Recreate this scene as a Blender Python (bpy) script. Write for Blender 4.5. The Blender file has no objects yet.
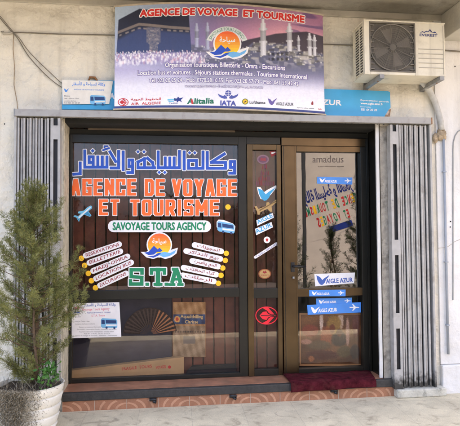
import bpy, bmesh, math, random
import numpy as np
from mathutils import Vector, Matrix
random.seed(7); rng = np.random.default_rng(7)
S = bpy.context.scene; COL = S.collection
PI = math.pi
# ------------------------------------------------------------------ camera, sky, sun, exposure
W, H, F = 460.0, 426.0, 552.0
YAW, PITCH, ROLL = 0.13100, 0.03728, -0.00738
CAM = Vector((0, -5.6, 1.7055))
fwd = Vector((math.sin(YAW)*math.cos(PITCH), math.cos(YAW)*math.cos(PITCH), math.sin(PITCH)))
r0 = Vector((math.cos(YAW), -math.sin(YAW), 0)); u0 = r0.cross(fwd)
RT = r0*math.cos(ROLL) + u0*math.sin(ROLL); UP = u0*math.cos(ROLL) - r0*math.sin(ROLL)
cd = bpy.data.cameras.new('camera'); cam = bpy.data.objects.new('camera', cd); COL.objects.link(cam)
cam.matrix_world = Matrix(((RT.x, UP.x, -fwd.x, CAM.x), (RT.y, UP.y, -fwd.y, CAM.y), (RT.z, UP.z, -fwd.z, CAM.z), (0, 0, 0, 1)))
cd.sensor_fit = 'HORIZONTAL'; cd.sensor_width = 36; cd.lens = 36*F/W; cd.clip_start = .05; cd.clip_end = 500
S.camera = cam
SUN_EL, SUN_ROT = math.radians(69), math.radians(-12)
w = bpy.data.worlds.new('World'); S.world = w; w.use_nodes = True
nt = w.node_tree; nt.nodes.clear()
sk = nt.nodes.new('ShaderNodeTexSky'); sk.sky_type = 'NISHITA'; sk.sun_disc = False
sk.sun_elevation = SUN_EL; sk.sun_rotation = SUN_ROT; sk.dust_density = 7.0; sk.air_density = .72; sk.ozone_density = .35
bg = nt.nodes.new('ShaderNodeBackground'); bg.inputs[1].default_value = .15
wo = nt.nodes.new('ShaderNodeOutputWorld')
nt.links.new(sk.outputs[0], bg.inputs[0]); nt.links.new(bg.outputs[0], wo.inputs[0])
sl = bpy.data.lights.new('sun', 'SUN'); sl.energy = 2.1; sl.angle = math.radians(.5); sl.color = (1, .94, .85)
so = bpy.data.objects.new('sun', sl); COL.objects.link(so)
sdir = Vector((math.sin(SUN_ROT)*math.cos(SUN_EL), math.cos(SUN_ROT)*math.cos(SUN_EL), math.sin(SUN_EL)))
so.rotation_euler = (-sdir).to_track_quat('-Z', 'Y').to_euler(); so.location = (0, 0, 20)
S.view_settings.view_transform = 'Standard'; S.view_settings.look = 'None'
S.view_settings.gamma = 1; S.view_settings.use_curve_mapping = False
S.view_settings.exposure = 2.8

# ------------------------------------------------------------------ helpers
def at(px, py, Y):
    d = fwd + RT*((px-W/2)/F) - UP*((py-H/2)/F)
    return CAM + d*((Y-CAM.y)/d.y)
def X(px, Y, py=230): return at(px, py, Y).x
def Z(py, Y, px=230): return at(px, py, Y).z

MATS = {}
def srgb(c): return tuple(((v/255)/12.92 if v/255 <= .04045 else ((v/255+.055)/1.055)**2.4) for v in c)
def mat(name, col, rough=.6, metal=0, var=.12, scale=6, bump=0, bscale=40, spec=.5, stain=None, stain_scale=2.5, stain_amt=.5, bdist=.02, grime=None, streak=0):
    """principled with noise-driven colour variation, optional stain colour and bump"""
    if name in MATS: return MATS[name]
    m = bpy.data.materials.new(name); m.use_nodes = True; t = m.node_tree; L = t.links; b = t.nodes['Principled BSDF']
    b.inputs['Roughness'].default_value = rough; b.inputs['Metallic'].default_value = metal
    b.inputs['Specular IOR Level'].default_value = spec
    g = t.nodes.new('ShaderNodeNewGeometry')
    n = t.nodes.new('ShaderNodeTexNoise'); n.inputs['Scale'].default_value = scale; n.inputs['Detail'].default_value = 6
    L.new(g.outputs['Position'], n.inputs['Vector'])
    r = t.nodes.new('ShaderNodeMapRange'); r.inputs[1].default_value = .3; r.inputs[2].default_value = .7
    r.inputs[3].default_value = 1-var; r.inputs[4].default_value = 1+var
    L.new(n.outputs['Fac'], r.inputs[0])
    mx = t.nodes.new('ShaderNodeVectorMath'); mx.operation = 'SCALE'; mx.inputs[0].default_value = col
    L.new(r.outputs[0], mx.inputs['Scale']); out = mx.outputs[0]
    if stain:
        n2 = t.nodes.new('ShaderNodeTexNoise'); n2.inputs['Scale'].default_value = stain_scale; n2.inputs['Detail'].default_value = 9
        n2.inputs['Roughness'].default_value = .65
        L.new(g.outputs['Position'], n2.inputs['Vector'])
        r2 = t.nodes.new('ShaderNodeMapRange'); r2.inputs[1].default_value = .52; r2.inputs[2].default_value = .75
        r2.inputs[3].default_value = 0; r2.inputs[4].default_value = stain_amt
        L.new(n2.outputs['Fac'], r2.inputs[0])
        mm = t.nodes.new('ShaderNodeMix'); mm.data_type = 'RGBA'; mm.inputs[7].default_value = (*stain, 1)
        L.new(r2.outputs[0], mm.inputs[0]); L.new(out, mm.inputs[6]); out = mm.outputs[2]
    if streak:   # rain streaks: noise drawn out vertically
        mp = t.nodes.new('ShaderNodeMapping'); mp.inputs['Scale'].default_value = (9, 9, .55); n5 = t.nodes.new('ShaderNodeTexNoise'); n5.inputs['Scale'].default_value = 1; n5.inputs['Detail'].default_value = 7
        L.new(g.outputs['Position'], mp.inputs[0]); L.new(mp.outputs[0], n5.inputs['Vector'])
        r5 = t.nodes.new('ShaderNodeMapRange'); r5.inputs[1].default_value = .54; r5.inputs[2].default_value = .72; r5.inputs[3].default_value = 0; r5.inputs[4].default_value = streak; L.new(n5.outputs['Fac'], r5.inputs[0])
        m5 = t.nodes.new('ShaderNodeMix'); m5.data_type = 'RGBA'; m5.inputs[7].default_value = (.33, .29, .22, 1); L.new(r5.outputs[0], m5.inputs[0]); L.new(out, m5.inputs[6]); out = m5.outputs[2]
    if grime:   # black splash dirt clinging to the foot of the thing, ragged upper edge
        sp = t.nodes.new('ShaderNodeSeparateXYZ'); L.new(g.outputs['Position'], sp.inputs[0])
        n4 = t.nodes.new('ShaderNodeTexNoise'); n4.inputs['Scale'].default_value = 22; n4.inputs['Detail'].default_value = 6; L.new(g.outputs['Position'], n4.inputs['Vector'])
        ma = t.nodes.new('ShaderNodeMath'); ma.operation = 'MULTIPLY_ADD'; ma.inputs[1].default_value = -.32; L.new(n4.outputs['Fac'], ma.inputs[0]); L.new(sp.outputs['Z'], ma.inputs[2])
        r4 = t.nodes.new('ShaderNodeMapRange'); r4.inputs[1].default_value = grime[0]; r4.inputs[2].default_value = grime[1]; r4.inputs[3].default_value = .93; r4.inputs[4].default_value = 0
        L.new(ma.outputs[0], r4.inputs[0]); m4 = t.nodes.new('ShaderNodeMix'); m4.data_type = 'RGBA'; m4.inputs[7].default_value = (.018, .017, .014, 1)
        L.new(r4.outputs[0], m4.inputs[0]); L.new(out, m4.inputs[6]); out = m4.outputs[2]
    L.new(out, b.inputs['Base Color'])
    if bump:
        nb = t.nodes.new('ShaderNodeTexNoise'); nb.inputs['Scale'].default_value = bscale; nb.inputs['Detail'].default_value = 8
        L.new(g.outputs['Position'], nb.inputs['Vector'])
        bp = t.nodes.new('ShaderNodeBump'); bp.inputs['Strength'].default_value = bump; bp.inputs['Distance'].default_value = bdist
        L.new(nb.outputs['Fac'], bp.inputs['Height']); L.new(bp.outputs[0], b.inputs['Normal'])
    MATS[name] = m; return m
def vinyl(name, rgb, rough=.45): return mat(name, srgb(rgb), rough, var=.09, scale=6, bump=.12, bscale=14)
def glass(name, tint, fac_lo, fac_hi):
    m = bpy.data.materials.new(name); m.use_nodes = True; t = m.node_tree; L = t.links; t.nodes.clear()
    o = t.nodes.new('ShaderNodeOutputMaterial'); mix = t.nodes.new('ShaderNodeMixShader')
    tr = t.nodes.new('ShaderNodeBsdfTransparent'); tr.inputs[0].default_value = (*tint, 1)
    gl = t.nodes.new('ShaderNodeBsdfGlossy'); gl.inputs['Roughness'].default_value = .004
    lw = t.nodes.new('ShaderNodeLayerWeight'); lw.inputs[0].default_value = .35
    r = t.nodes.new('ShaderNodeMapRange'); r.inputs[3].default_value = fac_lo; r.inputs[4].default_value = fac_hi
    L.new(lw.outputs['Facing'], r.inputs[0]); L.new(r.outputs[0], mix.inputs[0])
    # slight waviness of real panes
    g = t.nodes.new('ShaderNodeNewGeometry'); n = t.nodes.new('ShaderNodeTexNoise'); n.inputs['Scale'].default_value = 1.6
    b = t.nodes.new('ShaderNodeBump'); b.inputs['Strength'].default_value = .018; b.inputs['Distance'].default_value = .05
    L.new(g.outputs['Position'], n.inputs['Vector']); L.new(n.outputs['Fac'], b.inputs['Height']); L.new(b.outputs[0], gl.inputs['Normal'])
    L.new(tr.outputs[0], mix.inputs[1]); L.new(gl.outputs[0], mix.inputs[2]); L.new(mix.outputs[0], o.inputs[0])
    return m
def vcol_mat(name, rough=.45):
    m = bpy.data.materials.new(name); m.use_nodes = True; t = m.node_tree; b = t.nodes['Principled BSDF']
    a = t.nodes.new('ShaderNodeAttribute'); a.attribute_name = 'ink'; t.links.new(a.outputs['Color'], b.inputs['Base Color'])
    b.inputs['Roughness'].default_value = rough
    g = t.nodes.new('ShaderNodeNewGeometry'); n = t.nodes.new('ShaderNodeTexNoise'); n.inputs['Scale'].default_value = 5; n.inputs['Detail'].default_value = 3
    mp = t.nodes.new('ShaderNodeMapping'); mp.inputs['Scale'].default_value = (1.6, 1, .5); t.links.new(g.outputs['Position'], mp.inputs[0]); t.links.new(mp.outputs[0], n.inputs['Vector'])
    bp = t.nodes.new('ShaderNodeBump'); bp.inputs['Strength'].default_value = .5; bp.inputs['Distance'].default_value = .03; t.links.new(n.outputs['Fac'], bp.inputs['Height']); t.links.new(bp.outputs[0], b.inputs['Normal'])
    return m

def wloc(o):
    v = Vector((0, 0, 0))
    while o is not None: v += o.location; o = o.parent
    return v
def tag(o, label=None, cat=None, group=None, kind=None):
    if label: o['label'] = label
    if cat: o['category'] = cat; o['kind'] = 'thing'
    if group: o['group'] = group
    if kind: o['kind'] = kind
    return o
def empty(name, loc, label, cat, group=None):
    o = bpy.data.objects.new(name, None); COL.objects.link(o); o.location = loc; o.empty_display_size = .1
    return tag(o, label, cat, group)
class MB:
    def __init__(s): s.v = []; s.f = []; s.mi = []
    def add(s, vs, fs, mi=0):
        b = len(s.v); s.v += [tuple(p) for p in vs]; s.f += [tuple(b+i for i in f) for f in fs]; s.mi += [mi]*len(fs); return s
    def box(s, x0, x1, y0, y1, z0, z1, mi=0):
        if x0 > x1: x0, x1 = x1, x0
        if y0 > y1: y0, y1 = y1, y0
        if z0 > z1: z0, z1 = z1, z0
        return s.add([(x0,y0,z0),(x1,y0,z0),(x1,y1,z0),(x0,y1,z0),(x0,y0,z1),(x1,y0,z1),(x1,y1,z1),(x0,y1,z1)],
              [(0,3,2,1),(4,5,6,7),(0,1,5,4),(1,2,6,5),(2,3,7,6),(3,0,4,7)], mi)
    def hexa(s, c, mi=0):  # 8 corners in the box order
        return s.add(c, [(0,3,2,1),(4,5,6,7),(0,1,5,4),(1,2,6,5),(2,3,7,6),(3,0,4,7)], mi)
    def tube(s, pts, rad, n=10, mi=0):
        pts = [Vector(p) for p in pts]; rr = rad if isinstance(rad, (list, tuple)) else [rad]*len(pts)
        vs = []; fs = []
        ref = Vector((0.3, 0.5, 0.81)).normalized()
        for i, p in enumerate(pts):
            d = (pts[min(i+1, len(pts)-1)] - pts[max(i-1, 0)]).normalized()
            a = d.cross(ref)
            if a.length < 1e-3: a = d.cross(Vector((1, 0, 0)))
            a.normalize(); b = d.cross(a)
            for k in range(n):
                t = 2*PI*k/n; vs.append(p + (a*math.cos(t) + b*math.sin(t))*rr[i])
        for i in range(len(pts)-1):
            for k in range(n):
                fs.append((i*n+k, i*n+(k+1) % n, (i+1)*n+(k+1) % n, (i+1)*n+k))
        fs.append(tuple(range(n-1, -1, -1))); fs.append(tuple((len(pts)-1)*n+k for k in range(n)))
        return s.add(vs, fs, mi)
    def lathe(s, prof, c, n=48, mi=0):
        vs = []; fs = []
        for r, z in prof:
            for k in range(n):
                t = 2*PI*k/n; vs.append((c[0]+r*math.cos(t), c[1]+r*math.sin(t), c[2]+z))
        for i in range(len(prof)-1):
            for k in range(n): fs.append((i*n+k, i*n+(k+1) % n, (i+1)*n+(k+1) % n, (i+1)*n+k))
        return s.add(vs, fs, mi)
    def ngon(s, pts, mi=0): return s.add(pts, [tuple(range(len(pts)))], mi)
    def pxpoly(s, pts, Y, mi=0): return s.ngon([at(x, y, Y) for x, y in pts], mi)
    def build(s, name, mats, parent=None, bevel=0, smooth=False, loc=None):
        me = bpy.data.meshes.new(name)
        o = bpy.data.objects.new(name, me); COL.objects.link(o)
        if parent is not None: o.parent = parent
        if loc is not None: o.location = loc
        b = wloc(o)
        me.from_pydata([(x-b.x, y-b.y, z-b.z) for x, y, z in s.v], [], s.f)
        for m in (mats if isinstance(mats, (list, tuple)) else [mats]): me.materials.append(m)
        me.polygons.foreach_set('material_index', s.mi)
        if smooth: me.polygons.foreach_set('use_smooth', [True]*len(s.f))
        me.update()
        if bevel:
            md = o.modifiers.new('bevel', 'BEVEL'); md.width = bevel; md.segments = 2; md.limit_method = 'ANGLE'; md.angle_limit = .6
        return o
def plate(mb, x0, y0, x1, y1, Y, th=.004, mi=0, rot=None):
    """thin sheet whose front face covers a pixel rectangle at depth Y"""
    c = [(x0, y1), (x1, y1), (x1, y0), (x0, y0)] if rot is None else rot
    f = [at(x, y, Y) for x, y in c]; bk = [p + Vector((0, th, 0)) for p in f]
    return mb.hexa([f[0], f[1], bk[1], bk[0], f[3], f[2], bk[2], bk[3]], mi)
def circ(cx, cy, rx, ry=None, n=28, a0=0, a1=2*PI):
    ry = rx if ry is None else ry
    full = abs(a1-a0) > 6.28
    return [(cx+rx*math.cos(a0+(a1-a0)*k/(n if full else n-1)), cy-ry*math.sin(a0+(a1-a0)*k/(n if full else n-1))) for k in range(n)]
def pill(xa, ya, xb, yb, r, n=9):
    a = math.atan2(yb-ya, xb-xa); pts = []
    for k in range(n): t = a+PI/2+PI*k/(n-1); pts.append((xa+r*math.cos(t), ya+r*math.sin(t)))
    for k in range(n): t = a-PI/2+PI*k/(n-1); pts.append((xb+r*math.cos(t), yb+r*math.sin(t)))
    return pts
def rrect(x0, y0, x1, y1, r, n=5):
    pts = []
    for cx, cy, a in ((x1-r, y0+r, -PI/2), (x1-r, y1-r, 0), (x0+r, y1-r, PI/2), (x0+r, y0+r, PI)):
        for k in range(n): t = a+PI/2*k/(n-1); pts.append((cx+r*math.cos(t), cy+r*math.sin(t)))
    return pts

# --- lettering -----------------------------------------------------
AR = {'ا':('FE8D','FE8E',None,None),'أ':('FE83','FE84',None,None),'ب':('FE8F','FE90','FE91','FE92'),'ة':('FE93','FE94',None,None),'ت':('FE95','FE96','FE97','FE98'),
 'ج':('FE9D','FE9E','FE9F','FEA0'),'ح':('FEA1','FEA2','FEA3','FEA4'),'خ':('FEA5','FEA6','FEA7','FEA8'),'ذ':('FEAB','FEAC',None,None),'ر':('FEAD','FEAE',None,None),'ز':('FEAF','FEB0',None,None),
 'س':('FEB1','FEB2','FEB3','FEB4'),'ط':('FEC1','FEC2','FEC3','FEC4'),'ع':('FEC9','FECA','FECB','FECC'),'ف':('FED1','FED2','FED3','FED4'),'ك':('FED9','FEDA','FEDB','FEDC'),
 'ل':('FEDD','FEDE','FEDF','FEE0'),'م':('FEE1','FEE2','FEE3','FEE4'),'ن':('FEE5','FEE6','FEE7','FEE8'),'ه':('FEE9','FEEA','FEEB','FEEC'),'و':('FEED','FEEE',None,None),'ي':('FEF1','FEF2','FEF3','FEF4')}
def arabic(s):
    out = []
    for i, c in enumerate(s):
        if c not in AR: out.append(c); continue
        prev = i > 0 and s[i-1] in AR and AR[s[i-1]][2]; nxt = i+1 < len(s) and s[i+1] in AR and AR[c][2]
        k = (3 if prev and nxt else 1 if prev else 2 if nxt else 0)
        out.append(chr(int(AR[c][k], 16)))
    return ''.join(reversed(out))
def text_mesh(s, offset):
    c = bpy.data.curves.new('txt', 'FONT'); c.body = s; c.offset = offset; c.resolution_u = 2
    o = bpy.data.objects.new('txt', c); COL.objects.link(o)
    dg = bpy.context.evaluated_depsgraph_get(); me = bpy.data.meshes.new_from_object(o.evaluated_get(dg))
    vs = np.array([v.co[:] for v in me.vertices]); fs = [tuple(p.vertices) for p in me.polygons]
    bpy.data.objects.remove(o); bpy.data.curves.remove(c); bpy.data.meshes.remove(me)
    return vs, fs
def put_text(mb, s, x0, y0, x1, y1, h, Y, mi=0, bold=.012, outline=None, slant=0, sag=0, dy=-.0012, cap=.7):
    """lettering whose base line runs from pixel (x0,y0) to (x1,y1); outline=(material index, extra width).
    weight comes from shifted copies a hair apart in depth, so no two faces share a plane"""
    vs, fs = text_mesh(s, 0); mn, mx = vs[:, 0].min(), vs[:, 0].max()
    L = math.hypot(x1-x0, y1-y0); dx, dyy = (x1-x0)/L, (y1-y0)/L; k = h/cap
    def sh(r, n): return [(r*k*math.cos(2*PI*(q+.5)/n), r*k*math.sin(2*PI*(q+.5)/n)) for q in range(n)] if r > .006 else [(0, 0)]
    jobs = [(o, mi, dy if outline else 0) for o in sh(bold, 4 if h < 5 else 8)]
    if outline: jobs += [(o, outline[0], 0) for o in sh(bold+outline[1], 6 if h < 5 else 12)]
    e = bold if bold > .006 else 0
    for q, ((ox, oy), m, yo) in enumerate(jobs):
        pts = []
        for vx, vy, _ in vs:
            u = (vx-mn)/(mx-mn)*(L-2*e*k)+e*k+ox; v = vy/cap*h*(1-1.2*e)+e*k+oy
            u2 = u + v*slant; bow = sag*4*(u/L)*(1-u/L)
            pts.append(at(x0+dx*u2+dyy*v, y0+dyy*u2-dx*v-bow, Y+yo-q*.00005))
        mb.add(pts, fs, m)
    return mb
def seg_sdf(P, Q, a, b, hw, ext=True, rnd=.25):
    ax, ay = a; bx, by = b; L = math.hypot(bx-ax, by-ay)
    if L < 1e-6: L = 1e-6
    ux, uy = (bx-ax)/L, (by-ay)/L
    mx_, my_ = (ax+bx)/2, (ay+by)/2
    s = np.abs((P-mx_)*ux + (Q-my_)*uy) - (L/2 + (hw if ext else 0) - rnd); t = np.abs(-(P-mx_)*uy + (Q-my_)*ux) - (hw-rnd)
    return np.hypot(np.maximum(s, 0), np.maximum(t, 0)) + np.minimum(np.maximum(s, t), 0) - rnd
def sdf_fill(mb, fn, x0, y0, x1, y1, step, iso, Y, mi=0):
    xs = np.arange(x0, x1+step, step); ys = np.arange(y0, y1+step, step)
    P, Q = np.meshgrid(xs, ys); D = fn(P, Q) - iso; ins = D < 0
    cache = {}
    V = []; Fc = []
    def vid(p):
        k = (round(p[0], 4), round(p[1], 4))
        if k not in cache: cache[k] = len(V); V.append(at(p[0], p[1], Y))
        return cache[k]
    ny, nx = D.shape
    for j in range(ny-1):
        i = 0
        while i < nx-1:
            q = (ins[j, i], ins[j, i+1], ins[j+1, i+1], ins[j+1, i]); n = sum(q)
            if n == 0: i += 1; continue
            if n == 4:
                k = i
                while k < nx-1 and ins[j, k] and ins[j, k+1] and ins[j+1, k+1] and ins[j+1, k]: k += 1
                Fc.append((vid((xs[i], ys[j])), vid((xs[i], ys[j+1])), vid((xs[k], ys[j+1])), vid((xs[k], ys[j])))); i = k; continue
            cs = [(xs[i], ys[j], D[j, i]), (xs[i], ys[j+1], D[j+1, i]), (xs[i+1], ys[j+1], D[j+1, i+1]), (xs[i+1], ys[j], D[j, i+1])]
            poly = []
            for a in range(4):
                A, B = cs[a], cs[(a+1) % 4]
                if A[2] < 0: poly.append((A[0], A[1]))
                if (A[2] < 0) != (B[2] < 0):
                    t = A[2]/(A[2]-B[2]); poly.append((A[0]+(B[0]-A[0])*t, A[1]+(B[1]-A[1])*t))
            ids = []
            for p in poly:
                k2 = vid(p)
                if k2 not in ids: ids.append(k2)
            if len(ids) >= 3: Fc.append(tuple(ids))
            i += 1
    return mb.add(V, Fc, mi)
def strokes_fn(strokes, iso_pad=0):
    def fn(P, Q):
        D = np.full(P.shape, 99.0)
        for st in strokes:
            hw, pts, ext = st[0], st[1], (st[2] if len(st) > 2 else True); clip = st[3] if len(st) > 3 else None
            if len(pts) == 1: D = np.minimum(D, np.maximum(np.abs(P-pts[0][0])+np.abs(Q-pts[0][1]), 0)*.75-hw); continue
            for a, b in zip(pts[:-1], pts[1:]):
                w_ = hw*(.80 if clip and abs(a[1]-b[1]) < .3 else 1); d_ = seg_sdf(P, Q, a, b, w_, ext)
                if clip: d_ = np.maximum(d_, np.maximum(np.abs(P-(clip[0]+clip[2])/2)-(clip[2]-clip[0])/2, np.abs(Q-(clip[1]+clip[3])/2)-(clip[3]-clip[1])/2))
                D = np.minimum(D, d_)
        return D
    return fn
GLY = {'A':[[(-.02,1.1),(.40,0)],[(.60,0),(1.02,1.1)],[(.40,0),(.60,0)],[(.22,.68),(.78,.68)]],'G':[[(1,.16),(1,.0),(0,0),(0,1),(1,1),(1,.58),(.66,.58)]],'E':[[(1,0),(0,0),(0,1),(1,1)],[(0,.5),(.9,.5)]],
 'N':[[(0,1),(0,0)],[(-.02,-.05),(1.02,1.05)],[(1,1),(1,0)]],'C':[[(1,.2),(1,0),(0,0),(0,1),(1,1),(1,.8)]],'D':[[(0,0),(.78,0),(1,.14),(1,.86),(.78,1),(0,1),(0,0)]],'V':[[(-.04,-.1),(.5,1.0),(1.04,-.1)]],
 'O':[[(.15,0),(.85,0),(1,.12),(1,.88),(.85,1),(.15,1),(0,.88),(0,.12),(.15,0)]],'Y':[[(-.04,-.1),(.5,.52),(1.04,-.1)],[(.5,.5),(.5,1)]],'T':[[(0,0),(1,0)],[(.5,0),(.5,1)]],
 'U':[[(0,0),(0,.88),(.15,1),(.85,1),(1,.88),(1,0)]],'R':[[(0,1),(0,0),(.85,0),(1,.12),(1,.42),(.85,.54),(0,.54)],[(.5,.54),(1.02,1.1)]],'I':[[(.5,0),(.5,1)]],
 'S':[[(1,.07),(1,0),(.1,0),(0,.08),(0,.42),(.1,.5),(.9,.5),(1,.58),(1,.92),(.9,1),(0,1),(0,.93)]],'M':[[(0,1),(0,0)],[(-.04,-.05),(.5,.66),(1.04,-.05)],[(1,0),(1,1)]]}
def block_word(word, x0, x1, y0, y1, hw):
    ws = [{'I': .45, 'M': 1.25}.get(c, 1) for c in word]; gap = .19; tot = sum(ws)+gap*(len(ws)-1); u = (x1-x0)/tot; x = x0; out = []
    for c, wd in zip(word, ws):
        cl = (x, y0, x+u*wd, y1)
        for pl in GLY[c]: out.append((hw, [(x+hw+p*(u*wd-2*hw), y0+hw*.8+q*(y1-y0-1.6*hw)) for p, q in pl], True, cl))
        x += u*(wd+gap)
    return out
def ink_grid(name, fn, nu, nv, posfn, material, parent):
    """a printed sheet: a fine grid with a colour per vertex (flat printed picture)"""
    u = np.linspace(0, 1, nu); v = np.linspace(0, 1, nv); U, V = np.meshgrid(u, v)
    rgb = np.clip(fn(U, V), 0, 255)/255; lin = np.where(rgb <= .04045, rgb/12.92, ((rgb+.055)/1.055)**2.4)
    me = bpy.data.meshes.new(name); o = bpy.data.objects.new(name, me); COL.objects.link(o); o.parent = parent; b = wloc(o)
    pts = [tuple(posfn(a, c)-b) for a, c in zip(U.ravel(), V.ravel())]
    fs = [(j*nu+i, (j+1)*nu+i, (j+1)*nu+i+1, j*nu+i+1) for j in range(nv-1) for i in range(nu-1)]
    me.from_pydata(pts, [], fs); ca = me.color_attributes.new('ink', 'FLOAT_COLOR', 'POINT')
    ca.data.foreach_set('color', np.concatenate([lin.reshape(-1, 3), np.ones((nu*nv, 1))], 1).ravel().astype(np.float32))
    me.materials.append(material); me.update(); return o

# ------------------------------------------------------------------ materials
M_wall = mat('cream_plaster', (.76, .715, .61), .9, var=.08, scale=3, bump=1, bscale=5, bdist=.09, streak=.28, stain=(.46, .41, .33), stain_scale=1.6, stain_amt=.45)
M_wallw = mat('white_plaster', (.76, .745, .72), .85, var=.06, scale=3, bump=.6, bscale=7, bdist=.05, streak=.35, stain=(.42, .40, .36), stain_scale=2, stain_amt=.35)
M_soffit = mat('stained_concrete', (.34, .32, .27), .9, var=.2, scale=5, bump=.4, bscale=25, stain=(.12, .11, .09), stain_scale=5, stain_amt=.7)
M_jamb = mat('peeling_cream_paint', (.62, .56, .42), .85, var=.15, scale=20, bump=.5, bscale=40, stain=(.10, .08, .05), stain_scale=9, stain_amt=.9)
M_grey = mat('grey_gate_paint', (.42, .41, .395), .5, var=.1, scale=12, stain=(.15, .12, .09), stain_scale=7, stain_amt=.6, grime=(-.03, .10))
M_rail = mat('grey_rail_paint', (.37, .36, .35), .5, var=.08, scale=8, stain=(.16, .12, .09), stain_scale=9, stain_amt=.6)
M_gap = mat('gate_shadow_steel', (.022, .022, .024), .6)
M_matt = mat('matt_black', (.02, .02, .018), .9)
M_bronze = mat('bronze_aluminium', (.095, .066, .037), .27, .85, var=.15, scale=7)
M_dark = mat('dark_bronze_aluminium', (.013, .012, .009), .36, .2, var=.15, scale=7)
M_black = mat('black_plastic', (.012, .012, .014), .35)
M_plank = mat('dark_brown_planks', (.155, .042, .022), .5, var=.35, scale=9, stain=(.16, .08, .05), stain_scale=14, stain_amt=.35)
M_inside = mat('shop_interior', (.03, .026, .022), .9)
M_card = mat('brown_cardboard', (.50, .33, .16), .8, var=.1, scale=8)
M_tile = mat('terracotta_tile', (.36, .165, .092), .5, var=.15, scale=14, bump=.15, bscale=60)
M_tilel = mat('terracotta_tile_light', (.52, .28, .17), .5, var=.15, scale=14)
M_slate = mat('dark_stone_nosing', (.040, .038, .036), .6, var=.25, scale=25, bump=.2, bscale=60)
M_white = vinyl('white_vinyl', (240, 238, 240)); M_orange = vinyl('orange_vinyl', (250, 110, 40)); M_blue = vinyl('blue_vinyl', (35, 85, 195))
M_green = vinyl('green_vinyl', (10, 135, 90)); M_yellow = vinyl('yellow_vinyl', (250, 195, 30)); M_red = vinyl('red_vinyl', (200, 40, 45))
M_dred = vinyl('dark_red_ink', (150, 35, 40)); M_sky = vinyl('sky_blue_board', (60, 165, 215)); M_azure = vinyl('azure_board', (70, 140, 225)); M_lblue = vinyl('light_blue_vinyl', (110, 190, 225))
M_navy = vinyl('navy_ink', (30, 50, 130)); M_grink = vinyl('grey_ink', (120, 120, 125)); M_paper = vinyl('white_paper', (238, 236, 238)); M_pink = vinyl('pink_ink', (225, 130, 150))
M_purple = vinyl('purple_ink', (105, 90, 160)); M_dink = vinyl('dark_ink', (50, 50, 60)); M_sun = vinyl('sunset_orange', (245, 120, 50)); M_gold = vinyl('gold_vinyl', (185, 150, 95))
M_ac = mat('cream_ac_casing', (.70, .65, .52), .45, streak=.45, var=.05, scale=5, stain=(.35, .30, .22), stain_scale=6, stain_amt=.4)
M_acg = mat('ac_grille_plastic', (.085, .075, .06), .6, var=.3, scale=9)
M_steel = mat('galvanised_bracket', (.28, .28, .28), .5, .3, var=.15, scale=20, stain=(.12, .09, .07), stain_scale=10)
M_pipe = mat('pipe_insulation', (.50, .50, .48), .8, var=.1, scale=30, stain=(.3, .27, .22), stain_scale=12)
M_conduit = mat('grey_conduit', (.34, .37, .42), .6)
M_foam = mat('tan_foam', (.42, .33, .22), .95, var=.3, scale=40, bump=.8, bscale=60)
M_cable = mat('grey_cable', (.17, .15, .12), .7)
M_rust = mat('rust', (.25, .12, .05), .9, var=.4, scale=40)
M_pot = mat('white_pot_paint', (.74, .71, .63), .7, var=.06, scale=10, bump=.15, bscale=50, stain=(.45, .40, .32), stain_scale=6, stain_amt=.4)
M_soil = mat('potting_soil', (.06, .045, .03), .95, var=.4, scale=40, bump=1, bscale=60)
M_bark = mat('conifer_bark', (.13, .085, .05), .9, var=.3, scale=40, bump=.6, bscale=60)
M_rug = mat('maroon_carpet', (.115, .016, .024), .98, var=.5, scale=16, bump=1, bscale=220, spec=.1, stain=(.20, .08, .06), stain_scale=7, stain_amt=.6)
M_glass = glass('shop_glass', (.92, .90, .89), .042, .30)
M_glassl = glass('lower_shop_glass', (.92, .90, .89), .024, .28)
M_mirror = glass('coated_door_glass', (.55, .52, .48), .108, .45)

def leaf_mat(name, c0, c1, c2):
    m = bpy.data.materials.new(name); m.use_nodes = True; t = m.node_tree; L = t.links; b = t.nodes['Principled BSDF']
    g = t.nodes.new('ShaderNodeNewGeometry'); cr = t.nodes.new('ShaderNodeValToRGB')
    e = cr.color_ramp.elements; e[0].color = (*c0, 1); e[1].color = (*c2, 1); k = e.new(.5); k.color = (*c1, 1)
    n = t.nodes.new('ShaderNodeTexNoise'); n.inputs['Scale'].default_value = 9
    L.new(g.outputs['Position'], n.inputs['Vector'])
    ad = t.nodes.new('ShaderNodeMath'); ad.operation = 'MULTIPLY_ADD'; ad.inputs[1].default_value = .6
    mr = t.nodes.new('ShaderNodeMapRange'); mr.inputs[1].default_value = .3; mr.inputs[2].default_value = .7; mr.inputs[3].default_value = 0; mr.inputs[4].default_value = .4
    L.new(n.outputs['Fac'], mr.inputs[0]); L.new(g.outputs['Random Per Island'], ad.inputs[0]); L.new(mr.outputs[0], ad.inputs[2])
    L.new(ad.outputs[0], cr.inputs[0]); L.new(cr.outputs[0], b.inputs['Base Color']); b.inputs['Roughness'].default_value = .7
    b.inputs['Specular IOR Level'].default_value = .2
    return m
M_leaf = leaf_mat('conifer_needles', (.065, .075, .022), (.175, .185, .06), (.33, .32, .12))
M_leafd = leaf_mat('dark_needles', (.02, .03, .012), (.04, .05, .02), (.07, .08, .03))
M_weed = leaf_mat('weed_leaves', (.03, .09, .02), (.06, .16, .03), (.10, .22, .05))
M_dry = leaf_mat('dry_stems', (.09, .075, .05), (.21, .18, .125), (.36, .32, .25))

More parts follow.
